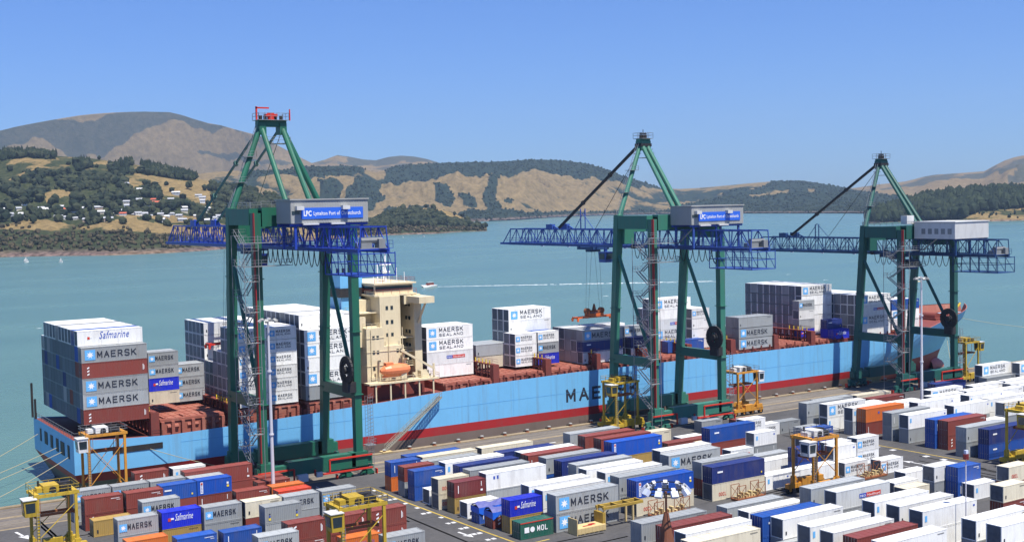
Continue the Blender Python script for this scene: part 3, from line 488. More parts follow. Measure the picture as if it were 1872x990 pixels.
def cont_body(L_, H, reefer):
    mb = MB(); Wd = 2.44; f = .10
    # frame: bottom and top rails, corner posts, castings
    for z0, z1 in ((.02, .17), (H-.13, H-.015)):
        for y0 in (0, Wd-f): mb.box(f+.08, L_-f-.08, y0, y0+f, z0, z1)
        for x0 in (0.02, L_-f-.02): mb.box(x0, x0+f, .16, Wd-.16, z0, z1)
    for x0 in (0, L_-.16):
        for y0 in (0, Wd-.16):
            mb.box(x0+.01, x0+.15, y0+.01, y0+.15, .13, H-.13)
            mb.box(x0, x0+.17, y0-.004, y0+.164, 0, .12); mb.box(x0, x0+.17, y0-.004, y0+.164, H-.11, H)
    # side walls: trapezoid corrugation
    if reefer: n_ = int(L_/.61); d = .018
    else: n_ = int((L_-.36)/.30); d = .045
    for side in (0, 1):
        xs = []; x = .15; st = (L_-.30)/n_
        for k in range(n_):
            a = .15+k*st
            xs += [(a, 0), (a+st*.36, 0), (a+st*.5, 1), (a+st*.86, 1)]
        xs.append((L_-.15, 0)); i = len(mb.v); y_in = lambda q: (.012+q*d) if side == 0 else Wd-.012-q*d
        for x_, q in xs: mb.v += [(x_, y_in(q), .16), (x_, y_in(q), H-.12)]
        for k in range(len(xs)-1):
            a = i+2*k; f_ = (a, a+2, a+3, a+1) if side == 0 else (a, a+1, a+3, a+2); mb.f.append(f_); mb.m.append(0)
    # roof with shallow transverse swages, floor, far end
    nr = 10 if L_ > 8 else 5; st = (L_-.3)/nr
    for k in range(nr):
        a = .15+k*st; mb.box(a, a+st*.8, .14, Wd-.14, H-.12, H-.035); mb.box(a+st*.8, a+st, .14, Wd-.14, H-.12, H-.055)
    mb.box(.1, L_-.1, .12, Wd-.12, .05, .15)
    mb.box(L_-.12, L_-.06, .14, Wd-.14, .1, H-.1)
    return mb.mesh('container_body', [M['cont']])
def door_mesh(H):
    mb = MB()
    for y0 in (.16, 1.23): mb.box(.045, .095, y0, y0+1.05, .18, H-.14)
    for y0 in (.22, .48, .74, 1.0, 1.29, 1.55, 1.81, 2.07):
        mb.box(.02, .05, y0, y0+.13, .25, H-.22)
    return mb.mesh('door', [M['cont']])
def rods_mesh(H):
    mb = MB()
    for y in (.5, .95, 1.5, 1.95): mb.tube((-.005, y, .1), (-.005, y, H-.08), .022, 6); mb.box(-.03, .0, y-.2, y+.02, 1.05, 1.12)
    return mb.mesh('locking_rod', [M['rod']])
def reefer_unit(H):
    mb = MB(); mb.box(.06, .09, .17, 2.27, .18, H-.14)
    mb.box(.03, .07, .3, 2.14, H*.62, H-.3); 
    mb.tube((.055, 1.55, H*.78), (.015, 1.55, H*.78), .33, 14); mb.box(.0, .07, .35, 1.05, .35, 1.0); mb.box(.01, .07, 1.2, 2.1, .3, .85)
    for z in (H*.45, H*.5, H*.55): mb.box(.03, .07, .4, 2.05, z, z+.05)
    return mb.mesh('refrigeration_unit', [M['reefer_dark']])
MESH = {}
for L__ in (20, 40):
    H__ = 2.59 if L__ == 20 else 2.9
    for re_ in (0, 1): MESH[L__, re_] = cont_body(LEN[L__], H__-.012, re_)
    MESH['door', L__] = door_mesh(H__-.012); MESH['rods', L__] = rods_mesh(H__-.012); MESH['unit', L__] = reefer_unit(H__-.012)
# lettering
def text_data(s, size, bold=.0, xs=1., shear=0., w=None):
    c = bpy.data.curves.new('lettering', 'FONT'); c.body = s; c.size = size; c.offset = bold*size; c.extrude = .004; c.shear = shear; c.resolution_u = 2; c.space_character = 1.05
    o = bpy.data.objects.new('tmp', c); COL.objects.link(o); bpy.context.view_layer.update()
    me = bpy.data.meshes.new_from_object(o); bpy.data.objects.remove(o)
    co = np.empty(len(me.vertices)*3); me.vertices.foreach_get('co', co); co = co.reshape(-1, 3); co[:,0] -= co[:,0].min(); co[:,0] *= (w/co[:,0].max()) if w else xs
    return co, [tuple(p_.vertices) for p_ in me.polygons]
def put_text(mb, s, x, z, size, m, y=-.012, **k):
    co, fs = text_data(s, size, **k); i = len(mb.v)
    mb.v += [(x+c[0], y-c[2], z+c[1]) for c in co]; mb.f += [tuple(i+a for a in f) for f in fs]; mb.m += [m]*len(fs)
STROKE = dict(M=[[(0,0),(0,1),(.5,.28),(1,1),(1,0)]], A=[[(-.02,0),(.5,1),(1.02,0)],[(.2,.36),(.8,.36)]], E=[[(.95,1),(0,1),(0,0),(.95,0)],[(0,.52),(.82,.52)]],
    R=[[(0,0),(0,1),(.66,1),(.9,.88),(.9,.62),(.66,.48),(0,.48)],[(.5,.48),(.98,0)]], S=[[(.95,.84),(.78,1),(.2,1),(.02,.86),(.02,.66),(.2,.54),(.78,.46),(.97,.34),(.97,.14),(.78,0),(.2,0),(.02,.15)]],
    K=[[(0,0),(0,1)],[(.95,1),(.08,.46)],[(.32,.62),(1,0)]], L=[[(0,1),(0,0),(.9,0)]], N=[[(0,0),(0,1),(.95,0),(.95,1)]], D=[[(0,0),(0,1),(.6,1),(.95,.75),(.95,.25),(.6,0),(0,0)]],
    P=[[(0,0),(0,1),(.7,1),(.95,.86),(.95,.6),(.7,.46),(0,.46)]], C=[[(.95,.84),(.75,1),(.25,1),(0,.8),(0,.2),(.25,0),(.75,0),(.95,.16)]], O=[[(.25,0),(0,.2),(0,.8),(.25,1),(.75,1),(1,.8),(1,.2),(.75,0),(.25,0)]])
def strokes(mb, word, x, z, w, h, m, y=-.012, th=.16, gap=.30):
    n_ = len(word); cw = w/(n_+(n_-1)*gap); t = th*h
    for k, ch in enumerate(word):
        x0_ = x+k*cw*(1+gap)
        for j, line in enumerate(STROKE[ch]):
            pts = [Vector((x0_+t/2+a*(cw-t), 0, z+t/2+b*(h-t))) for a, b in line]
            for i in range(len(pts)-1):
                a, b = pts[i], pts[i+1]; d = (b-a).normalized(); nrm = Vector((-d.z, 0, d.x))*t/2; ext = d*t*.42
                a2, b2 = a-ext, b+ext; yy = y-.0006*(i+3*j)
                mb.poly([(q.x, yy, q.z) for q in (a2-nrm, b2-nrm, b2+nrm, a2+nrm)], m)
def star(mb, cx, cz, s, mblue, mwhite, y=-.012):
    mb.box(cx-s/2, cx+s/2, y-.003, y+.003, cz-s/2, cz+s/2, mblue)
    pts = []
    for k in range(14):
        r_ = s*.36 if k % 2 == 0 else s*.17; a = math.pi/2+k*math.pi/7; pts.append((cx+r_*math.cos(a), y-.008, cz+r_*math.sin(a)))
    mb.poly(pts[::-1], mwhite); mb.poly([(p_[0], y-.0078, p_[2]) for p_ in pts], mwhite)
MARK = {}
MM = [M['ink'], M['star_blue'], M['ink_white'], M['ink_blue'], M['ink_red'], M['yellow_mark']]
def mark_mesh(kind, L__):
    mb = MB(); me_ = MB(); ms_ = MB(); Lm = LEN[L__]; H = 2.59 if L__ == 20 else 2.9; u = 1 if L__ == 40 else .56
    if kind in 'GW':
        s = 1.9*u if L__ == 40 else 1.15
        star(me_, Lm*.13, H*.5, s, 1, 2)
        if kind == 'G': strokes(mb, 'MAERSK', Lm*.235, H*.5-.62*u, Lm*.60, 1.25*u if L__ == 40 else .85, 0)
        else: strokes(mb, 'MAERSK', Lm*.27, H*.53, Lm*.52, .95*u+.05, 0); strokes(ms_, 'SEALAND', Lm*.27, H*.53-.95*u, Lm*.52, .62*u+.03, 0, th=.15)
    elif kind in 'sS':
        put_text(mb, 'Safmarine', Lm*.33, H*.42, 1.5*(1 if L__ == 20 else 1.35), 2 if kind == 's' else 3, shear=.35, w=Lm*.46)
        me_.box(Lm*.15, Lm*.15+.45, -.016, -.01, H*.42, H*.42+.5, 4); me_.box(Lm*.15+.45, Lm*.15+.9, -.016, -.01, H*.5, H*.42+.5, 2)
    elif kind == 'h':
        mb.box(.55, 1.0, -.016, -.01, .3, H-.35, 2); mb.box(.62, .93, -.02, -.014, H-.85, H-.45, 4)
        for k in range(6): mb.box(.66, .88, -.02, -.014, .45+.25*k, .6+.25*k, 3)
        mb.box(Lm-.9, Lm-.55, -.016, -.01, H-1.2, H-.85, 2); mb.box(Lm-.9, Lm-.5, -.016, -.01, H-1.7, H-1.35, 5)
    elif kind == 'p':
        me_.box(Lm*.42, Lm*.55, -.016, -.01, H*.42, H*.66, 3); me_.box(Lm*.55, Lm*.82, -.016, -.01, H*.42, H*.66, 4); put_text(mb, 'P&O', Lm*.435, H*.47, .5, 2, y=-.02, w=Lm*.1); put_text(mb, 'Nedlloyd', Lm*.57, H*.47, .5, 2, y=-.02, w=Lm*.23)
    elif kind == 'k':
        strokes(mb, 'MOL', Lm*.5, H*.36, Lm*.33, .85, 2); me_.box(Lm*.12, Lm*.26, -.016, -.01, H*.36, H*.68, 2); ms_.tube((Lm*.36, -.008, H*.52), (Lm*.36, -.02, H*.52), .42, 12, 2)
        mb.box(0, Lm, -.02, -.01, H-.2, H-.05, 4)
    elif kind == 'r':
        for k in range(3): mb.hexa([(.95+.0*k, -.016, .55+.6*k), (1.35, -.016, .7+.6*k), (1.35, -.01, .7+.6*k), (.95, -.01, .55+.6*k), (.95, -.016, .8+.6*k), (1.35, -.016, 1.0+.6*k), (1.35, -.01, 1.0+.6*k), (.95, -.01, .8+.6*k)], 2)
        mb.box(Lm-.9, Lm-.78, -.016, -.01, .8, 1.9, 2); mb.box(Lm-.7, Lm-.62, -.016, -.01, .9, 1.7, 2)
    elif kind == 'x':
        mb.box(.7, .82, -.016, -.01, .7, 2.0, 2); mb.box(Lm-1.0, Lm-.6, -.016, -.01, .6, .9, 2); mb.box(Lm-.9, Lm-.8, -.016, -.01, 1.4, 2.2, 2)
    elif kind == 'j':
        for x in (.6, Lm-1.0):
            mb.box(x, x+.35, -.016, -.01, .45, .8, 5); mb.box(x+.05, x+.3, -.016, -.01, .95, 1.2, 3); mb.box(x+.05, x+.3, -.016, -.01, 1.35, 1.5, 0)
    elif kind == 'o':
        me_.tube((Lm*.33, -.008, H*.62), (Lm*.33, -.02, H*.62), .28, 10, 3); put_text(mb, 'HAPAG-LLOYD', Lm*.42, H*.52, .62, 3, w=Lm*.4)
    elif kind == 'c':
        strokes(mb, 'OOCL', Lm*.12, H*.25, 1.7, .6, 4)
    elif kind == 'n':
        mb.box(Lm*.1, Lm*.1+1.2, -.016, -.01, H*.6, H*.7, 2)
        mb.box(Lm-.9, Lm-.65, -.016, -.01, .5, .8, 5)
    elif kind == 'i':
        for k in range(7): mb.box(Lm-1.9+.2*k, Lm-1.78+.2*k, -.016, -.01, H-.55, H-.42, 2)
        for k in range(4): mb.box(Lm-1.0+.15*k, Lm-.9+.15*k, -.016, -.01, H-.8, H-.7, 2)
    elif kind == 'q':
        for k in range(7): mb.box(Lm-1.9+.2*k, Lm-1.78+.2*k, -.016, -.01, H-.55, H-.42, 0)
        mb.box(.5, .75, -.016, -.01, .6, 1.1, 0)
    elif kind == 'w':
        mb.box(.5, .95, -.016, -.01, H*.45, H*.75, 1); mb.box(Lm-.9, Lm-.5, -.016, -.01, H*.68, H*.78, 3)
    elif kind == 'd':
        mb.box(1.4, 1.75, -.016, -.01, H*.62, H*.8, 3); mb.box(2.1, 2.45, -.016, -.01, H*.62, H*.82, 3)
    out = [('lettering' if kind in 'GWsSpkoc' else 'decal', mb.mesh('lettering', MM))]
    if me_.f: out.append(('emblem', me_.mesh('emblem', MM)))
    if ms_.f: out.append(('lettering' if kind == 'W' else 'emblem', ms_.mesh('lettering', MM)))
    return out
def get_mark(kind, L__):
    if (kind, L__) not in MARK: MARK[kind, L__] = mark_mesh(kind, L__)
    return MARK[kind, L__]
CONT = []   # x, y, z, length, colour code, mark, place, importance
def add(x, y, z, L__, c, place, mark=None, vis=1.0): CONT.append([x, y, z, L__, c, mark, place, vis])
YARD = [('B', 100.0, 193.6, 2, 20, 'b.o'), ('B', 100.0, 188.6, 2, 20, 'r.g'), ('B', 99.8, 184.6, 2, 20, 'b.b'), ('B', 100.5, 180.7, 1, 20, 'w'), ('B', 100.0, 176.7, 2, 20, 'c.c'), ('B', 100.8, 172.8, 2, 20, 'm.y'), ('B', 100.8, 168.8, 1, 20, 't'), ('B', 100.6, 164.8, 1, 20, 'bt'), ('B', 100.7, 160.9, 1, 20, 'rt'), ('B', 101.3, 156.9, 2, 20, 's.y'), ('B', 100.6, 153.0, 1, 20, 'k'), ('B', 110.1, 206.5, 1, 40, 'b'), ('B', 112.2, 204.0, 1, 40, 'c'), ('B', 125.5, 204.1, 1, 40, 'c'), ('B', 106.0, 184.6, 2, 40, 'w.w'), ('B', 106.6, 180.7, 2, 40, 'n.n'), ('B', 106.2, 176.7, 2, 40, 'g.g'), ('B', 107.0, 172.8, 2, 40, 'w.g'), ('B', 107.6, 160.9, 2, 40, 'w.w'), ('B', 107.5, 156.9, 2, 40, 'w.w'), ('B', 107.2, 153.0, 2, 40, 'G.G'), ('B', 118.3, 185.9, 2, 40, 'n.g'), ('B', 121.2, 183.3, 2, 40, 'w.w'), ('B', 120.8, 180.7, 2, 40, 'r.r'), ('B', 121.9, 176.7, 2, 40, 'g.b'), ('B', 122.5, 172.8, 2, 40, 'n.n'), ('B', 122.7, 168.8, 2, 40, 'g.g'), ('B', 121.9, 164.8, 2, 40, 'w.w'), ('B', 122.9, 160.9, 2, 40, 'w.w'), ('B', 122.6, 156.9, 2, 40, 'g.g'), ('B', 123.0, 153.0, 2, 40, 'h.c'), ('B', 138.6, 192.5, 2, 40, 'g.g'), ('B', 139.3, 188.6, 2, 40, 'r.r'), ('B', 140.1, 184.6, 2, 40, 'r.r'), ('B', 139.6, 180.7, 2, 40, 'h.y'), ('B', 162.2, 197.3, 1, 20, 'c'), ('B', 163.4, 188.6, 1, 20, 'w'), ('B', 156.5, 184.6, 1, 40, 'r'), ('B', 141.4, 168.8, 2, 40, 'w.g'), ('B', 163.0, 181.9, 1, 20, 'c'), ('B', 139.9, 164.8, 2, 40, 'G.g'), ('B', 162.2, 172.8, 1, 20, 'p'), ('B', 140.5, 156.9, 2, 40, 'g.r'), ('B', 139.3, 153.0, 2, 40, 'n.c'), ('B', 179.1, 199.8, 1, 20, 'g'), ('B', 162.9, 179.4, 2, 40, 'b.r'), ('B', 170.9, 184.6, 1, 20, 'c'), ('B', 185.8, 196.0, 1, 20, 'r'), ('B', 177.1, 184.6, 2, 20, 'w.g'), ('B', 185.3, 188.6, 1, 20, 'w'), ('B', 191.5, 188.6, 1, 20, 'g'), ('B', 189.7, 180.7, 1, 20, 'g'), ('B', 180.0, 168.8, 2, 20, 'b.b'), ('B', 168.4, 172.8, 2, 20, 'w.g'), ('B', 182.0, 172.8, 1, 20, 'w'), ('B', 163.6, 156.9, 2, 20, 'n.b'), ('B', 171.8, 156.9, 2, 20, 'w.g'), ('B', 170.2, 154.3, 2, 20, 'w.w'), ('B', 179.4, 156.9, 2, 20, 'w.w'), ('B', 176.8, 149.1, 1, 20, 'w'), ('B', 164.0, 153.0, 1, 20, 'w'), ('B', 170.2, 151.7, 1, 20, 'w'), ('B', 157.8, 153.0, 1, 20, 'w'), ('B', 151.7, 153.0, 1, 20, 'w'), ('D', 107.0, 132.1, 2, 40, 'g.g'), ('D', 108.3, 128.2, 2, 40, 'r.r'), ('D', 108.4, 124.4, 2, 40, 'w.g'), ('D', 106.2, 120.5, 2, 40, 'c.r'), ('D', 130.3, 139.8, 1, 40, 'g'), ('D', 131.1, 135.9, 1, 40, 'w'), ('D', 122.6, 124.4, 2, 40, 'b.b'), ('D', 124.0, 121.8, 2, 40, 'w.g'), ('D', 124.0, 116.7, 2, 40, 'w.g'), ('D', 124.2, 112.8, 2, 40, 'w.g'), ('D', 124.5, 109.0, 2, 40, 'r.r'), ('D', 125.5, 105.1, 2, 40, 'w.g'), ('D', 118.5, 119.3, 1, 40, 'g'), ('D', 140.6, 132.1, 2, 40, 'g.g'), ('D', 141.9, 128.2, 2, 40, 'p.g'), ('D', 172.1, 139.8, 1, 20, 'w'), ('D', 169.9, 132.1, 2, 20, 'w.g'), ('D', 172.6, 129.5, 2, 20, 'b.b'), ('D', 164.5, 135.9, 1, 20, 'w'), ('D', 162.6, 132.1, 1, 20, 'c'), ('D', 141.5, 120.5, 2, 40, 'w.g'), ('D', 142.3, 116.7, 2, 40, 'w.g'), ('D', 142.5, 112.8, 2, 40, 'w.w'), ('D', 173.5, 127.0, 1, 20, 'w'), ('D', 166.6, 116.7, 2, 20, 'c.r'), ('D', 179.1, 124.4, 2, 20, 'c.r'), ('D', 144.0, 105.1, 2, 40, 'w.g'), ('D', 144.2, 101.3, 2, 40, 'w.g'), ('E', 199.2, 188.2, 2, 40, 'g.g'), ('E', 201.4, 184.3, 2, 40, 'W.w'), ('E', 201.9, 177.7, 2, 40, 'w.g'), ('E', 203.0, 175.1, 2, 40, 'o.r'), ('E', 203.2, 168.5, 2, 40, 'g.g'), ('E', 203.6, 164.6, 2, 40, 'w.g'), ('E', 203.3, 157.9, 2, 40, 'b.b'), ('E', 204.1, 155.4, 2, 40, 'r.r'), ('E', 200.9, 148.8, 2, 40, 'g.g'), ('E', 202.3, 144.8, 2, 40, 'n.b'), ('E', 277.8, 200.8, 2, 40, 'W.w'), ('E', 288.4, 197.1, 2, 40, 'W.w'), ('E', 258.0, 200.2, 1, 40, 'n'), ('E', 276.1, 198.3, 1, 40, 'g'), ('E', 248.9, 194.4, 1, 40, 'W'), ('E', 262.2, 192.2, 1, 40, 'w'), ('E', 259.0, 184.3, 1, 40, 'w'), ('E', 241.1, 188.2, 1, 40, 'w'), ('E', 234.0, 172.5, 2, 40, 'w.g'), ('E', 249.6, 180.4, 1, 40, 'w'), ('E', 233.3, 180.4, 1, 40, 'w'), ('E', 228.1, 195.3, 1, 40, 'r'), ('E', 229.5, 200.6, 1, 40, 'c'), ('E', 224.8, 188.2, 1, 40, 'w'), ('A', 62.0, 219.1, 2, 20, 'r.r'), ('A', 68.7, 218.4, 2, 20, 'w.g'), ('A', 67.0, 206.6, 2, 40, 'r.r'), ('A', 48.4, 206.6, 2, 20, 'G.g'), ('A', 54.6, 206.2, 2, 20, 'G.g'), ('A', 60.8, 205.8, 2, 20, 'g.g'), ('A', 67.0, 204.0, 2, 20, 'g.g'), ('A', 61.2, 201.4, 2, 20, 'b.r'), ('A', 67.4, 201.5, 2, 20, 'h.r'), ('A', 48.5, 200.0, 2, 20, 'r.r'), ('A', 55.0, 199.7, 2, 20, 'r.r'), ('A', 55.3, 192.0, 2, 20, 'G.g'), ('A', 48.6, 195.4, 1, 20, 'y'), ('A', 49.0, 183.0, 2, 20, 'G.g'), ('A', 55.7, 183.3, 2, 20, 's.y'), ('A', 61.9, 182.3, 2, 20, 'G.g'), ('A', 68.3, 181.7, 2, 20, 'c.r'), ('A', 69.5, 176.7, 2, 20, 'g.g'), ('A', 74.5, 181.2, 2, 20, 'G.g'), ('A', 80.9, 180.9, 2, 20, 'G.g'), ('A', 79.7, 208.6, 1, 20, 'r'), ('A', 79.4, 204.7, 1, 20, 'r'), ('A', 80.0, 199.8, 1, 20, 'o'), ('A', 79.6, 195.9, 1, 20, 'R'), ('A', 73.7, 200.2, 1, 20, 'r'), ('A', 68.3, 165.0, 2, 20, 'r.r'), ('A', 74.8, 164.6, 2, 20, 'r.r'), ('A', 81.3, 164.4, 2, 20, 'r.r'), ('A', 62.5, 175.7, 1, 20, 'b'), ('A', 55.8, 176.7, 1, 20, 'b'), ('A', 49.4, 179.8, 1, 20, 'o'), ('A', 62.2, 160.9, 2, 20, 'G.g'), ('A', 75.4, 161.5, 1, 20, 'o'), ('A', 76.4, 149.8, 2, 20, 'G.g')]
def free(x, y, L__): return all(not (x < r_[1]+LEN[r_[4]]+.2 and r_[1] < x+LEN[L__]+.2 and abs(y-r_[2]) < 2.6) for r_ in YARD)
for x, y, n_, L__, c in ((246.8,176.5,1,40,'w.g'),(259.6,176.5,1,40,'w'),(272.4,180.4,1,40,'w'),(262.4,180.4,1,40,'W'),(272.0,184.3,1,40,'w'),(284.8,184.3,1,40,'w'),(271.8,188.3,1,40,'W'),(284.6,188.3,1,40,'w'),(275.2,192.2,1,40,'w'),(288,192.2,1,40,'c'),
    (216.2,192.2,1,40,'w'),(230.2,184.3,1,40,'W'),(243.2,184.3,1,40,'w'),(254.4,188.3,1,40,'w'),(217.6,184.3,1,40,'w'),(217.6,177.7,1,40,'g'),(217.8,173.5,2,40,'w.w'),(220.0,166.0,2,40,'w.g'),(233,166.6,2,40,'w.w'),(246,168.6,1,40,'w'),(218,160.7,1,40,'w'),(231,161.4,2,40,'w.g'),(244,163.8,1,40,'c'),
    (240.6,196.5,1,40,'w'),(217.0,201.6,1,40,'g'),(217.4,197.5,1,40,'r'),(296,196.6,2,40,'w.w'),(301,192.4,1,40,'w'),(157.0,160.9,1,40,'w'),(157.5,164.8,1,40,'g'),(156.4,168.8,1,20,'w'),(110.2,199.8,1,40,'g'),(123.6,196.6,1,40,'w'),(123.4,190.0,1,40,'b')):
    if free(x, y, L__): YARD.append(('B' if x < 195 else 'E', x, y, n_, L__, c if n_ > 1 else c.split('.')[0]))
blockname = dict(A='left yard', B='middle yard', D='front yard', E='far right yard')
MK = dict(g=[None,None,'x'], w=['w',None,'w'], r=['r','x',None], b=['x','n',None], n=['n'], c=['c',None], m=['x'], y=[None])
rowY = {}
for b_ in 'ABDE':
    ys = sorted({r_[2] for r_ in YARD if r_[0] == b_}, reverse=True); groups = []
    for y in ys:
        if groups and groups[-1][0]-y < 1.9: groups[-1][1].append(y)
        else: groups.append([y, [y]])
    for i, (y0, gy) in enumerate(groups):
        xs = sorted([(r_[1], r_[2]) for r_ in YARD if r_[0] == b_ and r_[2] in gy])
        for k, (x_, y_) in enumerate(xs): rowY[b_, x_, y_] = (i, k)
tarps = []
for (b_, x, y, nt_, L__, cs) in YARD:
    cs = cs.split('.'); H = 2.59 if L__ == 20 else 2.9; i, k = rowY[b_, x, y]
    for j, c in enumerate(cs):
        z = (nt_-1-j)*H+.02+(-1 if b_ == 'A' and y > 209 else 0); mk = None
        if c in ('bt', 'rt'): tarps.append((x, y, z, H, c)); c = c[0]
        tier = ('bottom' if j == nt_-1 and nt_ > 1 else 'top' if nt_ > 1 else 'unstacked')
        if L__ == 20 and c == 'g' and x == 69.5: mk = 'j'
        elif c == 'w' and L__ == 40 and abs(x-107) < .05 and abs(y-172.8) < .1: mk = 'd'
        elif c in 'GWsShpkoc' and c != 'c': mk = c
        elif c in MK: mk = R.choice(MK[c])
        if b_ in 'BE' and c == 'w' and L__ == 20 and x > 150: mk = R.choice(['W','W','w'])
        if b_ == 'B' and c == 'c' and x < 130: mk = 'c'
        sh = {None: '', 'x': '', 'j': ' sticker-marked'}.get(mk, '')
        add(x, y, z, L__, c, (b_, f"{tier}, {ordn(k)} from left, {ordn(i)} row from ship, {blockname[b_]}"), mk, 50 if j == 0 else 20 if i > 0 else 22)
# ship stacks
ST = 'ship'
def shipstack(x, L__, rows, base, cols, place, H, y0=234., near=None, near_mark=True, top=None, far_short=0):
    """rows: list of tier counts from the quay side outwards"""
    for i, n_ in enumerate(rows):
        for t in range(n_):
            c = R.choice(cols); mk = None
            if i == 0 and near: c = near[t] if t < len(near) else c
            if i > 0 and top and t == n_-1: c = top[i % len(top)]
            if (i == 0 or t >= rows[0]) and c in 'GWsSphr': mk = c
            front = (i == 0 or rows[i-1] <= t)
            topv = t == n_-1
            vis = 3+(9 if front and i < 3 else 0)+(4 if topv else 0)+(3 if place.startswith('stern') else 0)
            add(x, y0+2.5*i, base+t*H, L__, c, ('S', f"{ordn(t)} tier, {ordn(i)} row from quay, {place}"), mk, vis)
mix_end = 'eeeeeeeeegenerb'  # mostly e, so the end wall's shade sits in the container colour
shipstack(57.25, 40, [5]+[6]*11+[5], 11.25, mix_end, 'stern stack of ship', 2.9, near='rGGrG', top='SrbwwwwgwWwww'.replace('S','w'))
for q in CONT:   # the white script-lettered one crowning the second row
    if q[6][0] == 'S' and 'sixth tier, second row' in q[6][1]: q[4] = 'S'; q[5] = 'S'; q[7] = 30
shipstack(71.8, 20, [0,0,0,4,4,3], 12.6, 'gG', 'small stack beside stern stack', 2.59, near=None)
for q in CONT:
    if 'small stack beside' in q[6][1] and 'fourth row' in q[6][1]:
        q[4] = {'first':'c','second':'s','third':'G','fourth':'G'}[q[6][1].split()[0]]; q[5] = q[4] if q[4] != 'c' else None; q[7] = 30
shipstack(79.6, 20, [0,0,0,0,0,0,3,3], 11.4, 'G', 'three-high stack astern first crane', 2.59)
for q in CONT:
    if 'three-high stack' in q[6][1]: q[5] = 'G'; q[7] = 15
shipstack(87.6, 20, [6,6,6,6,4,4,3,3,6,6,6,6,6], 11.2, 'wwwwwgW', 'left half-stack under first crane', 2.62, near='WWWWWW', top='ww')
shipstack(94.0, 20, [6,6,6,6,6,6,6,6,6,6,6,6,6], 11.2, 'wwwwwwW', 'right half-stack under first crane', 2.62, near='WWWWWW', top='ww')
shipstack(101.8, 40, [5]+[6]*12, 11.2, 'wwwwgwgw', 'tall stack aft of the bridge', 2.92, near='gWwWW', top='Swwwgwwwwwwww')
shipstack(134.6, 40, [0,0,0,4,4,4,3,3,0,0,0,0], 11.8, 'w', 'white stack forward of the bridge', 2.9)
shipstack(149.1, 40, [0,0,0,0,2,2,2,1], 12.4, 'g', 'low grey stack past the bridge', 2.7)
shipstack(158.4, 40, [0,0,0,0,5,5,5], 12.3, 'w', 'white five-high stack past bridge', 2.62)
shipstack(156.8, 20, [0,0,3,3], 12.6, 'w', 'small stack left of second crane', 2.6)
shipstack(163.2, 20, [0,0,3,3], 12.6, 'b', 'short blue-based stack by second crane', 2.6)
shipstack(174.5, 40, [0,3,3,3,3,3], 12.0, 'wggg', 'mixed stack behind second crane', 2.62)
shipstack(189.3, 20, [0,2,3,2,2], 12.0, 'wgn', 'low stack right of second crane', 2.62)
shipstack(203.2, 40, [0,0,1,0,5,5,4], 12.0, 'w', 'white stack inside second crane', 2.62)
shipstack(213.6, 20, [0,0,0,4,4,4], 12.0, 'w', 'short white stack inside second crane', 2.62)
shipstack(223.0, 40, [3,3,2,2], 11.6, 'g', 'three-high grey stack past second crane', 2.75)
shipstack(256.6, 40, [0,0,0,0]+[5]*9, 12.0, 'wwwwg', 'five-high wall before third crane', 2.75)
shipstack(250.3, 20, [0,0,4], 12.0, 'bgw', 'stepped stack before third crane', 2.6)
shipstack(258.6, 20, [1,2], 11.6, 'sn', 'low blue pair before third crane', 2.6)
shipstack(269.6, 40, [4]*13, 11.6, 'wwwwg', 'four-high stack behind third crane', 2.85)
shipstack(288.5, 40, [0,0,3,3,3,3,3,3,3,3], 11.6, 'wwgwb', 'foremost stack behind third crane', 2.8)
shipstack(189.3, 20, [0,0,0,0,0,3,3], 12.0, 'ggw', 'rear stack past second crane', 2.62)
for q in CONT:
    nm = q[6][1]
    def isf(s_): return s_ in nm
    tr = nm.split()[0]; T_ = {'first':0,'second':1,'third':2,'fourth':3,'fifth':4,'sixth':5}.get(tr, 0)
    def setc(c, mk=True): q[4] = c; q[5] = c if (mk and c in 'GWsSphrocn') else None; q[7] = max(q[7], 14)
    if q[6][0] != 'S': continue
    if isf('white stack forward') and isf('fourth row'): setc('wpWW'[T_] if T_ < 4 else 'W')
    elif isf('low grey stack') and isf('fifth row'): setc('cg'[T_], False)
    elif isf('five-high stack past') and isf('fifth row'): setc('wwwwW'[T_])
    elif isf('small stack left of second') and isf('third row'): setc('WWW'[T_])
    elif isf('blue-based') and isf('third row'): setc('sGW'[T_])
    elif isf('mixed stack') and isf('second row'): setc('wnG'[T_] if T_ < 3 else 'G')
    elif isf('low stack right of second') and isf('third row'): setc('wwG'[T_])
    elif isf('white stack inside') and isf('fifth row') and not isf('short'): setc('wWpwW'[T_])
    elif isf('white stack inside') and isf('third row') and not isf('short'): setc('b', False)
    elif isf('short white stack') and isf('fourth row'): setc('wwwW'[T_])
    elif isf('three-high grey') and isf('first row'): setc('GGg'[T_])
    elif isf('five-high wall') and isf('fifth row'): setc('wwwwW'[T_])
    elif isf('stepped stack'): setc('sgwG'[T_])
    elif isf('low blue pair'): setc('sn'[T_])
    elif isf('four-high stack behind') and isf('first row'): setc('wWpW'[T_])
    elif isf('foremost stack') and isf('third row'): setc('wWb'[T_])
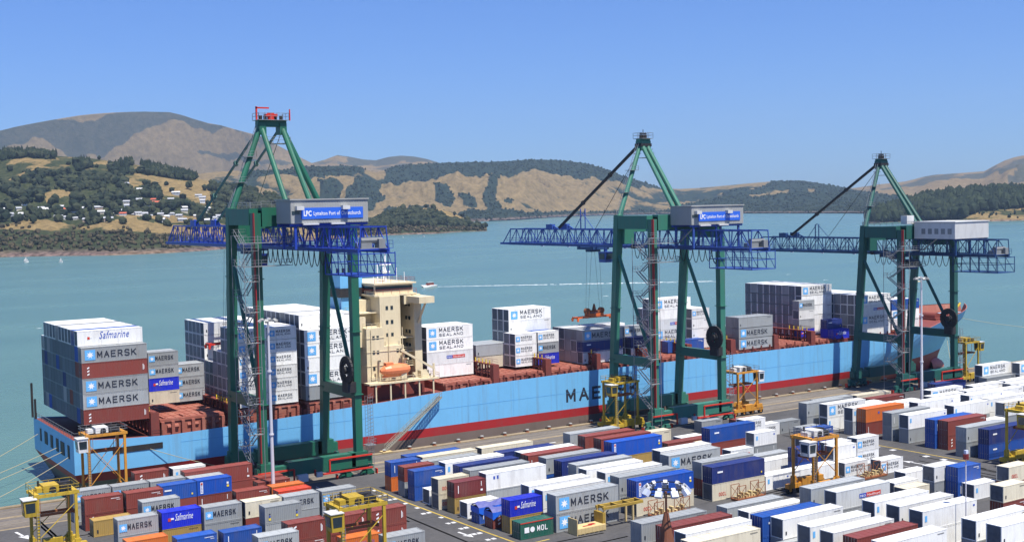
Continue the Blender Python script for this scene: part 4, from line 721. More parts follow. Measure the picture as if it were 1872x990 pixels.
def rank():
    n_ = len(CONT); B0 = np.array([[q[0]+.02, q[1]+.02, q[2]+.02] for q in CONT]); B1 = np.array([[q[0]+LEN[q[3]]-.02, q[1]+2.42, q[2]+(2.59 if q[3] == 20 else 2.9)-.05] for q in CONT])
    c0 = np.array([0, 0, CH]); out = []
    for i in range(n_):
        a, b_ = B0[i], B1[i]; pts = []; wts = []
        d = np.linalg.norm((a+b_)/2-c0); vd = ((a+b_)/2-c0)/d; ext = b_-a
        for ax, fx, A_ in ((0, a[0], ext[1]*ext[2]), (1, a[1], ext[0]*ext[2]), (2, b_[2], ext[0]*ext[1])):
            wgt = A_*abs(vd[ax])/d**2
            for u in (.12, .37, .63, .88):
                for v in (.2, .5, .85):
                    p_ = a+ext*np.array([u, u if ax == 0 else v, v]); p_[ax] = fx + (-.05 if ax < 2 else .05)
                    if ax == 2: p_[1] = a[1]+ext[1]*v
                    pts.append(p_); wts.append(wgt/12)
        vis = 0
        for p_, wg in zip(pts, wts):
            dd = c0-p_; inv = 1/np.where(abs(dd) < 1e-9, 1e-9, dd); t0 = (B0-p_)*inv; t1 = (B1-p_)*inv
            tn = np.minimum(t0, t1).max(1); tf = np.maximum(t0, t1).min(1); hit = (tf > np.maximum(tn, 1e-4)); hit[i] = False
            if not hit.any():
                q_ = Vector(p_)-Vector((0, 0, CH)); zc_ = q_.dot(fw)
                if abs(q_.dot(r1)/zc_) < .42 and abs(q_.dot(u1)/zc_) < .225: vis += wg
        out.append(vis)
    return out
vis_ = rank()
for q, v_ in zip(CONT, vis_): q[7] = v_
CONT.sort(key=lambda q: -q[7])
print('individual containers seen', sum(1 for q in CONT if q[7] > 0))
CONT = [q for q in CONT if q[7] > 0 or q[6][0] != 'S' or True]
NIND = 300
def make_cont(q):
    x, y, z, L__, c, mk, pl, vis = q
    b_, where = pl; H = 2.59 if L__ == 20 else 2.9
    size = 'short' if L__ == 20 else 'long'
    reefer = c in REEF
    e = empty('shipping_container', (x, y, z), 0, f"{NAMEC[c]} {size} container, {where}", 'shipping container', 'shipping containers')
    col = RGB[c]
    if c == 'g': k_ = R.uniform(.85, 1.1); col = tuple(v*k_ for v in col)
    link('body', MESH[L__, int(reefer)], e, color=col)
    unit = reefer
    if unit: link('refrigeration_unit', MESH['unit', L__], e)
    else:
        d = link('door', MESH['door', L__], e, color=col); link('locking_rod', MESH['rods', L__], d)
    if not mk: mk = 'q' if c in 'gGwWcypt' else 'i'
    for nm_, me_ in get_mark(mk, L__): link(nm_, me_, e)
for q in CONT[:NIND]: make_cont(q)
# the remaining, mostly hidden, containers as one mass
mb = MB(); fc = []
for x, y, z, L__, c, mk, pl, vis in CONT[NIND:]:
    H = 2.59 if L__ == 20 else 2.9; Ln = LEN[L__]; n0 = len(mb.f); k_ = R.uniform(.8, 1.1)
    mb.box(x+.05, x+Ln-.02, y+.02, y+2.42, z+.02, z+H-.05); mb.box(x, x+.05, y, y+.12, z, z+H-.02); mb.box(x, x+.05, y+2.32, y+2.44, z, z+H-.02)
    mb.box(x, x+.05, y+.12, y+2.32, z+H-.16, z+H-.02); mb.box(x, x+.05, y+.12, y+2.32, z, z+.14)
    if c in REEF: fc += [tuple(min(1, v*k_) for v in RGB[c])]*(len(mb.f)-n0); n0 = len(mb.f); mb.box(x+.02, x+.045, y+.14, y+2.3, z+.16, z+H-.18); fc += [(.09,.10,.125)]*6; n0 = len(mb.f)
    for k2 in range(4): mb.box(x+.01, x+.05, y+.3+.52*k2, y+.34+.52*k2, z+.14, z+H-.16)
    fc += [tuple(min(1, v*k_) for v in RGB[c])]*(len(mb.f)-n0)
if mb.f:
    o = mb.build('container_stacks', M['cont_stuff']); a = o.data.color_attributes.new('col', 'FLOAT_COLOR', 'CORNER')
    cc = []
    for p_, c in zip(o.data.polygons, fc): cc += [*c, 1]*p_.loop_total
    a.data.foreach_set('color', cc); tag(o, label='inner containers of the deck stacks, ends showing side by side', kind='stuff')
# tarpaulins
for i, (x, y, z, H, c) in enumerate(tarps):
    mb = MB(); n_ = 9; L_ = 6.2
    for a in range(n_):
        for b2 in range(5):
            def P_(i_, j_):
                u_ = i_/n_; v_ = j_/5
                return (x-.07+u_*L_, y-.06+v_*2.56, z+H+.02+.75*math.sin(math.pi*v_)*(.7+.3*math.sin(u_*9+i))+.08*math.sin(u_*31+v_*17))
            mb.poly([P_(a,b2), P_(a+1,b2), P_(a+1,b2+1), P_(a,b2+1)], 1)
        d0 = .8+.45*math.sin(a*2.1+i); d1 = .8+.45*math.sin((a+1)*2.1+i)
        xa = x-.07+a/n_*L_; xb = x-.07+(a+1)/n_*L_
        mb.poly([(xa, y-.10-.05*(a%2), z+H-d0), (xb, y-.10-.05*((a+1)%2), z+H-d1), (xb, y-.06, z+H+.02), (xa, y-.06, z+H+.02)], 0)
    mb.poly([(x-.1, y-.06, z+H-1.0), (x-.07, y-.06, z+H+.05), (x-.07, y+2.5, z+H+.05), (x-.1, y+2.5, z+H-.8)], 0)
    o = mb.build('tarpaulin', [M['tarp'], M['tarp2']]); md = o.modifiers.new('thick', 'SOLIDIFY'); md.thickness = .03
    tag(o, ['sagging blue tarpaulin lashed over a blue open-top container', 'blue tarpaulin lashed over a red-brown open-top container'][i % 2], 'tarpaulin', 'tarpaulins over open-top containers')

# ------------------------------------------------------------------ the container ship
ship = empty('container_ship', (190, 249.5, 0), 0, 'long sky-blue container ship with red band moored along the quay', 'ship')
def SB(mb, name, mats, parent=None, smooth=False):     # ship part built in world numbers
    o = mb.build(name, mats, parent or ship, smooth)
    if parent is None or parent == ship: o.location = (-190, -249.5, 0)
    return o
def zdeck(X): return float(np.interp(X, [55,62,72,90,119,142,170,268,290,312,334], [8.9,8.3,7.8,8.2,9.2,10.4,10.9,10.7,10.9,12.0,13.4]))
def xe(z): return float(np.interp(z, [-3.4,0,2.35,6,9,12,13.6], [321.5,322.5,324,327,330,333,334.5]))
def xs0(z): return 55.0 if z >= 2.4 else 55+(2.4-z)*.5
def hb(s, z, X):
    f = (z+3.4)/17.
    st = np.interp(f, [0,.35,.65,1], [242,256,276,292]); e = xe(z)
    h = 16.5
    if X > st: q = (X-st)/(e-st); h *= max(0, 1-q**(1.75+1.1*f))
    if z < 2.4: h *= 1-(.34*(2.4-z)/5.8)*max(0, 1-(X-55)/34)**1.3
    return max(h, .02)
NS = 90
levels = [('b', -3.5), ('m', -1.2), ('m', 0.45), ('r', 1.5), ('r', 2.35), ('u', 4.2), ('u', 6.2), ('u', 'd')]
mb = MB(); grid = []
for s_ in range(NS+1):
    u_ = s_/NS; u_ = u_ if u_ < .72 else .72+(u_-.72)**1.0
    row = []
    for _, z in levels:
        x0_ = xs0(z if z != 'd' else 9); e_ = xe(z if z != 'd' else 13.4); X = x0_+(e_-x0_)*u_
        zz = zdeck(X) if z == 'd' else z
        row.append((X, hb(u_, zz, X), zz))
    grid.append(row)
NL = len(levels)
for side in (-1, 1):
    b0 = len(mb.v)
    for row in grid: mb.v += [(X, 249.5+side*h, z) for X, h, z in row]
    for s_ in range(NS):
        for l in range(NL-1):
            a = b0+s_*NL+l; f_ = (a, a+NL, a+NL+1, a+1); mb.f.append(f_ if side < 0 else f_[::-1]); mb.m.append((2 if grid[s_][l][0] < 278 else 1) if l < 2 else 1 if l < 4 else 0)
for l in range(NL-1):
    X, h, z = grid[0][l]; X2, h2, z2 = grid[0][l+1]
    mb.poly([(X,249.5-h,z),(X2,249.5-h2,z2),(X2,249.5+h2,z2),(X,249.5+h,z)], 2 if l < 2 else 1 if l < 4 else 0)
hull = SB(mb, 'hull', [M['hull_blue'], M['hull_red'], M['hull_taupe']])
# deck plate
mb = MB()
for s_ in range(NS):
    (X, h, z), (X2, h2, z2) = grid[s_][-1], grid[s_+1][-1]
    mb.poly([(X,249.5-h+.1,z-.25),(X2,249.5-h2+.1,z2-.25),(X2,249.5+h2-.1,z2-.25),(X,249.5+h-.1,z-.25)])
SB(mb, 'deck', M['deck2'])
# forecastle bulwark
mb = MB()
for side in (-1, 1):
    for s_ in range(int(NS*.86), NS):
        (X, h, z), (X2, h2, z2) = grid[s_][-1], grid[s_+1][-1]
        k1 = min(1, (s_-NS*.86)/4); k2 = min(1, (s_+1-NS*.86)/4)
        y1, y2 = 249.5+side*h, 249.5+side*h2; g1 = side*.9*k1; g2 = side*.9*k2
        mb.poly([(X,y1,z),(X2,y2,z2),(X2+.6*k2,y2+g2,z2+2.6*k2),(X+.6*k1,y1+g1,z+2.6*k1)], 0)
        mb.poly([(X,y1-side*.15,z),(X2,y2-side*.15,z2),(X2+.6*k2,y2+g2-side*.15,z2+2.6*k2),(X+.6*k1,y1+g1-side*.15,z+2.6*k1)], 1)
        mb.poly([(X+.6*k1,y1+g1,z+2.6*k1),(X2+.6*k2,y2+g2,z2+2.6*k2),(X2+.6*k2,y2+g2-side*.3,z2+2.6*k2+.02),(X+.6*k1,y1+g1-side*.3,z+2.6*k1+.02)], 1)
SB(mb, 'bulwark', [M['hull_blue'], M['deck']])
mb = MB()
for k in range(10):
    a0 = (k/10)*math.pi/2; a1 = ((k+1)/10)*math.pi/2
    mb.tube((316+8.5*math.sin(a0), 249.5, -2.9), (316+8.5*math.sin(a1), 249.5, -2.9), .2+3.3*math.cos(a0), 14, r2=.2+3.3*math.cos(a1), caps=False)
SB(mb, 'bulbous_bow', paint('bulb_red', (.55,.12,.08), .5), smooth=True)
# stern: transom ports, mooring slot, fairleads, railing
for y0, w_ in ((236.3,1.2),(240.2,2.6),(244.9,1.6),(249.4,1.7),(253.9,2.2),(259.2,1.0)):
    mb = MB(); mb.box(54.9, 55.25, y0, y0+w_*1.1, 4.9, 7.4); SB(mb, 'mooring_port', M['dark'])
mb = MB(); mb.box(62.0, 71.5, 232.9, 233.2, 5.5, 6.6); SB(mb, 'mooring_port', M['dark'])
mb = MB(); ladder_rail(mb, [(55.2,233.3,8.9),(55.2,265.8,8.9)], 1.2, .06); ladder_rail(mb, [(55.2,233.3,8.9),(57.0,233.3,8.8)], 1.2, .06)
SB(mb, 'railing', M['galv'])
mb = MB()
for a, b_ in ((56,57.2),(69.7,71.6),(84,87.2)): ladder_rail(mb, [(a,233.3,zdeck(a)-.1),(b_,233.3,zdeck(b_)-.1)], 1.1, .05)
mb.box(54.6, 55.0, 265.6, 266, 8.9, 16); mb.box(54.6, 55, 262.9, 263.2, 8.9, 13)
SB(mb, 'ensign_staff', M['dark'])
# white lettering along the hull side is dark: six spaced letters amidships
mb = MB()
for k, ch_ in enumerate('MAERSK'): strokes(mb, ch_, 166.8+3.8*k, 3.95, 2.75, 3.1, 0, y=232.985, th=.19)
SB(mb, 'lettering', M['ink'])
mb = MB()   # weld lines, draught marks, scuppers
for z in (6.15,): mb.box(75, 262, 232.975, 232.999, z, z+.05)
for X in range(80, 262, 12): mb.box(X, X+.04, 232.98, 232.999, 2.6, zdeck(X)-.3)
SB(mb, 'weld_line', paint('weld', (.08,.30,.58), .5))
# coaming, stanchions, hatch covers and lashing bridges
hatch = [(71.2,84.6),(87.2,100.6),(101.4,114.4),(134.2,147.2),(148.6,161.6),(163.0,176.0),(177.4,190.4),(191.8,204.8),(206.2,219.2),(221.5,235.2),(236.6,249.4),(250.0,263.4),(268.6,282.4),(287.4,301.2)]
hz = [10.7,10.9,10.9,11.5,11.9,11.8,11.8,11.8,11.8,11.4,11.6,11.7,11.4,11.4]
for (a, b_), z in zip(hatch, hz):
    mb = MB(); hw = 15.6 if b_ < 262 else 15.0 if b_ < 284 else 13.0
    y0 = 249.5-hw+.2; n_ = 3; wy = (2*hw-.4)/n_
    for k in range(n_):
        ya, yb = y0+k*wy+.12, y0+(k+1)*wy-.12
        mb.box(a+.3, b_-.3, ya, yb, z-.55, z-.02)
        for q in range(9): mb.box(a+.8+q*(b_-a-1.6)/8-.09, a+.8+q*(b_-a-1.6)/8+.09, ya+.3, yb-.3, z-.02, z+.05)
        for q in range(4): mb.box(a+.32, b_-.32, ya+.4+q*(wy-1)/3, ya+.52+q*(wy-1)/3, z-.02, z+.07)
    for k in range(7): mb.box(a+.4+k*(b_-a-1.4)/6, a+1.0+k*(b_-a-1.4)/6, y0-.5, y0+.1, zdeck(a)-.2, z-.45)
    mb.box(a+.5, b_-.5, y0+.3, 249.5+hw-.3, zdeck(a)-.2, z-.6)
    SB(mb, 'hatch_cover', M['deck'])
rb = random.Random(3)
for X in (70.3, 85.8, 147.8, 162.2, 176.6, 191.0, 205.4, 220.3, 235.8, 249.7):
    mb = MB(); zt = 14.6 if X > 100 else 12.4
    hw = 16.1
    zd = zdeck(X)-.2
    for k in range(14):
        y = 249.5-hw+.3+k*(2*hw-.6)/13
        for dx in (-.45, .45): mb.box(X+dx-.13, X+dx+.13, y-.2, y+.2, zd, zt)
        if k < 13 and k % 2 == 0: mb.beam((X-.45, y, zd+.4), (X-.45, y+2.4, zt-.3), .16)
    mb.box(X-.65, X+.65, 249.5-hw, 249.5+hw, zt-.25, zt)
    mb.box(X-.65, X+.65, 249.5-hw, 249.5+hw, zt-2.2, zt-2.0)
    for s in (-.62, .62): 
        for k in (.5, 1.05): mb.box(X+s-.03, X+s+.03, 249.5-hw, 249.5+hw, zt+k-.03, zt+k+.03)
    mb.box(X-.8, X+.8, 249.5-hw-.1, 249.5-hw+1.4, zd, zt-.1)
    o = SB(mb, 'lashing_bridge', M['deck2'])
    mb = MB()
    for k in range(5): mb.box(X-.7+.1*k, X-.5+.1*k, 249.5-hw+1.6+k*1.7, 249.5-hw+1.8+k*1.7, zt, zt+.9)
    mb.build('lashing_gear', M['yellow_mark'], o)
mb = MB()   # deck clutter by the rail
for X in np.arange(88, 296, 3.1):
    if 114 < X < 134: continue
    y = 249.5-hb(0, 9, X)+.6; z = zdeck(X)-.25
    mb.box(X, X+.25, y, y+.25, z, z+1.7); 
    if rb.random() < .5: mb.box(X+.5, X+.5+rb.uniform(.5,1.6), y, y+.7, z, z+rb.uniform(.5,1.2))
    mb.beam((X,y,z+1.1), (X+3.1, y, zdeck(X+3.1)+.85), .06); mb.beam((X,y,z+.6), (X+3.1, y, zdeck(X+3.1)+.35), .06)
SB(mb, 'railing', M['deck2'])
# winch, vents and capstans on the aft deck
for X, Y in ((72.5,234.6),(76.5,234.8),(80.5,234.6)):
    mb = MB(); mb.box(X, X+3.0, Y, Y+2.6, 8.0, 10.3); mb.box(X-.3, X+.2, Y-.1, Y+2.6, 7.8, 11); mb.tube((X+.4,Y-.2,9.1),(X+2.6,Y-.2,9.1),.5,8); SB(mb, 'deck_house', M['deck'])
# superstructure
sup = MB()
sup.box(117.6, 131.6, 237.6, 262, 9.0, 12.6)
SB(sup, 'deckhouse', M['deck2'])
sup = MB(); sup.box(117.6, 121.8, 237.4, 262, 12.6, 24.6); sup.box(126.6, 129.6, 246, 257, 12.6, 31.2); sup.box(121.8, 126.6, 237.41, 262, 12.6, 20.5)
SB(sup, 'accommodation_block', M['cream'])
mb = MB()
for z in (16.4, 19.4, 22.4): mb.box(117.5, 126.6, 237.3, 237.4, z, z+.12); mb.box(117.5, 117.6, 237.3, 262, z, z+.12)
for X in (118.6, 122.8, 126.2): mb.tube((X,237.2,13.5),(X,237.2,24.4),.1,6)
for k in range(5): mb.box(118.4+2.5*k, 119.4+2.5*k, 236.9, 237.4, 13.45, 14.2+.4*(k%2))
ladder_rail(mb, [(117.7,237.5,24.6),(121.6,237.5,24.6)], 1.0, .06, step=1); ladder_rail(mb, [(117.7,237.5,24.6),(117.7,261.8,24.6)], 1.0, .06)
[mb.box(126.6, 129.6, 238.6+.0*q, 246, z, z+.15) for q, z in enumerate((15.6, 18.7, 21.8))]; [ladder_rail(mb, [(126.7,238.7,z),(129.5,238.7,z)], 1.0, .06, step=1) for z in (15.7, 18.8)]
SB(mb, 'piping', M['cream'])
mb = MB(); mb.box(121.6, 126.6, 238.6, 260.6, 20.5, 31.2); mb.box(129.6, 131.4, 237.8, 259, 12.6, 31.2); mb.box(126.6,129.6,245.0,246,12.6,24);  mb.box(118.4, 121.6, 243, 256, 24.6, 30.4)
tower = SB(mb, 'accommodation_tower', M['cream'])
def win(*bx):
    mb = MB(); mb.box(*bx); mb.build('window', M['glass'], tower)
for z, xs_ in ((15.5,(119.0,120.0)),(19,(119.0,120.0)),(22.2,(119,120)),(15.8,(125.0,)),(19,(124.8,125.6))):
    for X in xs_: win(X, X+.55, 237.33, 237.45, z, z+.75)
for z in (22.4, 25.2, 28.3):
    for X in (123.0, 124.2): win(X, X+.6, 238.53, 238.65, z, z+.8)
for z in (16.5, 19.6, 22.6, 25.6, 28.6):
    for y in (239.6, 241.0): win(129.53, 129.65, y, y+.9, z, z+.8)
for z in (16, 19, 22, 25.6, 28.6):
    for y in (245, 249, 253): win(117.53 if z < 24 else 118.33, 117.65 if z < 24 else 118.45, y, y+.8, z, z+.9)
mb = MB(); mb.box(120.6, 131.0, 239.0, 260, 31.2, 31.6); mb.box(121.2, 130.6, 240, 259, 31.6, 33.7); mb.box(120.8, 131.2, 239.4, 259.6, 33.7, 34.0)
mb.box(128.4, 132.2, 233.2, 240.4, 29.6, 31.0); mb.box(127.8, 131.8, 258.6, 265.4, 29.6, 31.0); mb.box(127.8, 131.8, 239.0, 240.4, 29.2, 31.3)
mb.beam((130.6,234.4,29.6),(130.6,237.9,25),.35); mb.beam((130,264.6,29.6),(130,257.9,23.5),.35)
bridge = SB(mb, 'bridge', M['cream'])
mb = MB(); mb.box(121.4, 130.4, 239.93, 240.05, 32.3, 33.3); mb.box(121.13, 121.25, 240.5, 258.5, 32.3, 33.3)
mb.build('bridge_window', M['glass'], bridge)
mb = MB(); ladder_rail(mb, [(120.7,239.1,31.6),(131,239.1,31.6)], 1.0, .06); ladder_rail(mb, [(120.7,239.1,31.6),(120.7,259,31.6)], 1.0, .06)
ladder_rail(mb, [(121,239.6,34),(131,239.6,34),(131,259,34)], 1.0, .05)
mb.build('railing', paint('rail_red', (.35,.08,.06), .5), bridge)
# balconies on the aft side
mb = MB()
for z in (21.3, 24.6, 27.6):
    mb.box(116.2, 121.6, 240, 256, z, z+.2); ladder_rail(mb, [(118.4,240.1,z+.2),(116.3,240.1,z+.2),(116.3,256,z+.2)], 1.0, .06)
    mb.beam((117,240.3,z),(118.5,241.5,z-3),.2)
mb.box(116.6, 118.4, 239.2, 240, 20.5, 27.0)
SB(mb, 'balcony', M['cream'])
mb = MB(); mb.tube((127,246,34),(127,246,40.5),.30,8,r2=.18); mb.tube((123.5,243,34),(123.5,243,38),.16,6); mb.tube((129.6,252,34),(129.6,252,37),.16,6)
mb.box(126.2,127.8,245.2,246.8,36,36.3); mb.box(125.6,128.4,245.8,246.2,37.6,37.9)
for k in range(8): mb.tube((127,246,40.3+.12*k),(127,246,40.42+.12*k),.42,8)
for k in range(5): mb.tube((121.5+k*1.9,241,34),(121.5+k*1.9,241,36.2+(k%2)),.07,5)
SB(mb, 'radar_mast', M['ink_white'])
# funnel
mb = MB(); mb.hexa([(115.2,245,9),(120.6,245,9),(120.6,254,9),(115.2,254,9),(115.8,245.6,31),(120.6,245.6,31),(120.6,253.4,31),(115.8,253.4,31)]); 
fun = SB(mb, 'funnel', [M['hull_blue']])
mb = MB(); mb.box(115.3, 121.2, 245.2, 253.8, 31, 33.0, 0); mb.box(115.6, 121.0, 245.5, 253.5, 33.0, 35.8, 1)
for k in range(3): mb.tube((117+k*1.4,249.5,35.8),(117+k*1.4,249.5,37.2),.4,8,0)
mb.build('funnel_top', [M['dark'], M['hull_blue']], fun)
# lifeboat in its davits, boat deck
mb = MB(); mb.box(116.0, 133.0, 233.3, 236, 12.9, 13.25); ladder_rail(mb, [(116,233.4,13.25),(133,233.4,13.25),(133,237,13.25)], 1.0, .07)
for X in (117.5,121,124.5,128,131.5): mb.box(X, X+.3, 233.5, 233.8, 9.0, 12.9)
SB(mb, 'boat_deck', M['cream'])
mb = MB(); pr = [(0,.25),(.12,.75),(.3,1),(.65,1),(.85,.85),(.97,.45),(1,.1)]
for (a, ra), (b_, rb_) in zip(pr[:-1], pr[1:]):
    mb.tube((119.3+7.2*a, 234.6, 15.6), (119.3+7.2*b_, 234.6, 15.6), 1.35*ra, 14, r2=1.35*rb_, caps=False)
mb.tube((119.3,234.6,15.6),(119.32,234.6,15.6),.34,14); mb.box(120.4,122.2,234.0,235.2,16.6,17.3); mb.box(119.8,126,234.45,234.75,14.0,14.6)
lb = SB(mb, 'lifeboat', M['lifeboat'])
mb = MB()
for X in (119.6, 126.0): mb.beam((X,236.2,13.3),(X,236.0,17.6),.4); mb.beam((X,236.0,17.6),(X,234.4,17.8),.35)
SB(mb, 'davit', M['cream'])
mb = MB(); mb.beam((125.4,236.4,19.5),(132.0,233.9,15.2),.45); mb.beam((132,233.9,13.3),(132,233.9,16.3),.35); mb.beam((126,236.6,13.3),(126,236.6,19.6),.5)
mb.box(129.2,131.2,234.6,236.2,13.3,14.8); mb.box(123.9,125.2,233.7,234.2,13.3,14.9); SB(mb, 'provision_crane', M['cream'])
# foremast and deck gear at the bow
mb = MB(); mb.tube((312,249.5,11),(312,249.5,28.5),.42,8,r2=.22); mb.box(311.2,312.8,248,251,24,24.3); mb.box(311.3,312.7,249,250,28.4,29.2); SB(mb, 'foremast', M['cream'])
mb = MB(); mb.tube((318,246,13.0),(318,251,13.0),1.2,12); mb.box(316,320,245,252,12,12.6); mb.tube((322,247.5,12.8),(322,251,12.8),.9,12); SB(mb, 'windlass', M['deck2'])
mb = MB(); mb.beam((322,244,13),(325.5,243.2,17),.35); SB(mb, 'bow_crane', M['yellow_mark'])
# gangway
gw = empty('gangway', (119, 231.2, 0), 0, 'long pale accommodation ladder sloping from ship deck down to the quay', 'gangway')
mb = MB(); A_ = V(117.6,230.0,-.45)-V(119,231.2,0); B_ = V(132.6,232.2,9.0)-V(119,231.2,0)
for s in (-.45, .45):
    mb.beam(A_+V(0,s,0), B_+V(0,s,0), .14, .3)
    mb.beam(A_+V(0,s,1.0), B_+V(0,s,1.0), .08)
    for k in range(16): p_ = A_.lerp(B_, k/15)+V(0,s,0); mb.beam(p_, p_+V(0,0,1.0), .06)
mb.build('stair_frame', paint('weathered_alloy', (.27,.255,.20), .5), gw)
mb = MB()
for k in range(38): p_ = A_.lerp(B_, k/37); mb.box(p_.x-.14, p_.x+.14, p_.y-.42, p_.y+.42, p_.z, p_.z+.05)
mb.build('tread', M['galv'], gw)
mb = MB(); mb.box(-2.6, -.4, -2.6, -.7, -.74, -.55); mb.tube((-2.2,-2.4,-.76),(-2.2,-2.0,-.76),.2,10); mb.build('foot_platform', M['timber'], gw)

# mooring lines (each from ship to a bollard)
def rope(a, b_, sag, label, n=10):
    a = V(*a); b_ = V(*b_); mb = MB(); pts = []
    for k in range(n+1): t_ = k/n; p_ = a.lerp(b_, t_); p_.z -= sag*4*t_*(1-t_); pts.append(p_)
    mb.path([p_-a for p_ in pts], .06, 5); o = mb.build('mooring_line', M['rope'], loc=a); tag(o, label, 'mooring line', 'mooring lines')
rope((55, 262, 6), (20, 229.2, -.4), .6, 'upper mooring line from the far corner of the stern')
rope((55, 246, 5.6), (20, 229.4, -.4), .5, 'middle mooring line from the stern ports, left of two parallel lines')
rope((55, 242, 5.4), (24, 229.3, -.4), .5, 'right one of the two parallel stern mooring lines')
rope((55, 237, 5.2), (37, 229.3, -.4), .4, 'lowest stern mooring line, nearest the quay')
rope((69, 232.9, 5.6), (86, 229.3, -.4), .3, 'mooring line along the hull below the mooring slot')
rope((318, 243, 10), (303, 229.3, -.4), .6, 'short bow mooring line down to the quay by third crane')
rope((331, 251, 12), (470, 262, -2), 3, 'long faint mooring line from the bow out over the water')

# bollards / fenders along the quay edge
k = 0
for i in range(-3, 44):
    X = 117.0+6.03*(i-7)
    if X < 15 or X > 330 or (225 > X > 176): continue
    b0 = empty('bollard', (X, 229.3, -.78), 0, f"rusty white-topped bollard, {ordn(k)} from left along the quay edge", 'bollard', 'bollards on the quay edge'); k += 1
    mb = MB(); mb.tube((0,0,-.02),(0,0,.5),.34,10,r2=.26); mb.tube((0,0,.0),(0,0,.06),.5,10); mb.build('post', M['rust'], b0)
    mb = MB(); mb.tube((0,0,.5),(0,0,.66),.42,10,r2=.36); mb.build('cap', M['ltgrey'], b0)
    mb = MB(); mb.tube((0,.9,-1.8),(0,.9,.2),.45,10); mb.build('fender', M['rubber'], b0)

# ------------------------------------------------------------------ ship-to-shore cranes
def crane(cx, X0, X1, dz, mg, mblue, label, yo, yi, house, pos, cagez):
    """cx boom centre; X0, X1 leg lines; dz height shift; yo outer boom end, yi inner end"""
    c = empty('gantry_crane', (cx, 212, 0), 0, label, 'crane', 'quay gantry cranes')
    def B(mb, name, mats, par=None):
        o = mb.build(name, mats, par or c)
        if not par: o.location = (-cx, -212, 0)
        return o
    G = M[mg]; BL = M[mblue]; zb = 43.4+dz; zt = 47.3+dz; ztop = 51+dz
    YW0, YW1, YL = 227.4, 224.0, 212.0; gz = -1.0
    # legs
    for X in (X0, X1):
        for ww in (0, 1):
            mb = MB()
            if ww: mb.beam((X, YW0, 2.6), (X, YW1, ztop if X == X0 else zt), 1.35, 1.6, 0, 1.7, 1.5, up=(0,1,0)); zz = ztop
            else: mb.beam((X, YL, 2.6), (X, YL, ztop-1.0 if X == X0 else zt), 1.4, 1.4, 0, 1.55, 1.5, up=(0,1,0))
            for z in (15, 27, 38):
                y = YL if not ww else YW0+(YW1-YW0)*(z-3.2)/(ztop-3.2)
                mb.box(X-.95, X+.95, y-1.05, y+1.05, z+dz*.3, z+.15+dz*.3)
            leg = B(mb, 'leg', G)
    # sill beams, bogies, red pipe guards
    for y in (YL, YW0):
        mb = MB(); mb.box(X0-1.5, X1+2.6, y-.75, y+.75, 2.6+gz, 4.4+gz); mb.box(X0+4.5, X1-1.0, y-.95, y+.95, 2.3+gz, 5.0+gz); mb.box(X0-.9, X0+1.8, y-.95, y+.95, 2.4+gz, 5.2+gz); mb.box(X1-1.8, X1+1.6, y-.95, y+.95, 2.4+gz, 5.1+gz)
        B(mb, 'sill_beam', G)
        for xc in (X0+.6, X1-.4):
            bo = MB()
            bo.box(xc-3.4, xc+3.4, y-.35, y+.35, 1.5, 2.3)
            for s in (-2.2, 2.2): bo.hexa([(xc+s-1.5,y-.5,.65),(xc+s+1.5,y-.5,.65),(xc+s+1.5,y+.5,.65),(xc+s-1.5,y+.5,.65),(xc+s-.6,y-.4,1.6),(xc+s+.6,y-.4,1.6),(xc+s+.6,y+.4,1.6),(xc+s-.6,y+.4,1.6)]); bo.box(xc+s-.5, xc+s+.5, y-1.1, y-.5, .7, 1.5)
            bo.v = [(a_, b2_, c2_+gz) for a_, b2_, c2_ in bo.v]; g_ = B(bo, 'bogie', G)
            wb = MB()
            for s in (-3.2,-1.2,1.2,3.2): wb.tube((xc+s, y-.28, .37), (xc+s, y+.28, .37), .36, 12)
            wb.v = [(a_, b2_, c2_+gz) for a_, b2_, c2_ in wb.v]; wb.build('wheel', M['dark'], g_)
            rb_ = MB(); rb_.box(xc-4.3, xc-4.1, y-.4, y+.4, .3, 1.3); rb_.box(xc+4.1, xc+4.3, y-.4, y+.4, .3, 1.3); rb_.v = [(a_, b2_, c2_+gz) for a_, b2_, c2_ in rb_.v]; rb_.build('buffer', M['red'], g_)
    y = YL-1.1
    for grp in ((((X1-6.5,y,4.4),(X1+2.4,y,4.4)),((X1-6.5,y,4.4),(X1-6.5,y,2.0)),((X1-9.5,y,1.9),(X1+2.4,y,1.9)),((X1-9.5,y,1.9),(X1-9.5,y,3.0))),(((X0-1.5,y,3.6),(X0+5.5,y,3.6)),((X0+5.5,y,3.6),(X0+5.5,y,1.2)))):
        mb = MB()
        for a, b_ in grp: mb.beam(V(*a)+V(0,0,gz), V(*b_)+V(0,0,gz), .28)
        B(mb, 'pipe_guard', M['red'])
    mb = MB(); mb.box(X0+6.0, X0+8.0, YL-1.9, YL-.9, .2, 1.5); B(mb, 'electrical_cabinet', M['white']); mb = MB(); mb.box(X0+9.8, X0+11, YL-1.6, YL-1.0, .6, 1.5); B(mb, 'electrical_cabinet', M['white'])
    # low cross beams and braces
    for X in (X0, X1):
        mb = MB(); mb.box(X-.7, X+.7, YL+.8, YW0-1.6, 14.2+dz*.25, 16.2+dz*.25); cb_ = B(mb, 'portal_beam', G)
        mb = MB(); mb.tube((X, YW1+.3, zb-1.5), (X, YL+1.0, 16.6+dz*.25), .42, 8); B(mb, 'diagonal_brace', G)
    mb = MB(); mb.box(X0+.8, X0+1.0, 218, 220.2, 14.5+dz*.25, 15.7+dz*.25); B(mb, 'number_plate', M['grey'])
    # top girders
    mb = MB()
    mb.box(X0+.9, X1-.9, YW1-.9, YW1+.9, zt-.3, zt+2.2 if False else ztop-.4)
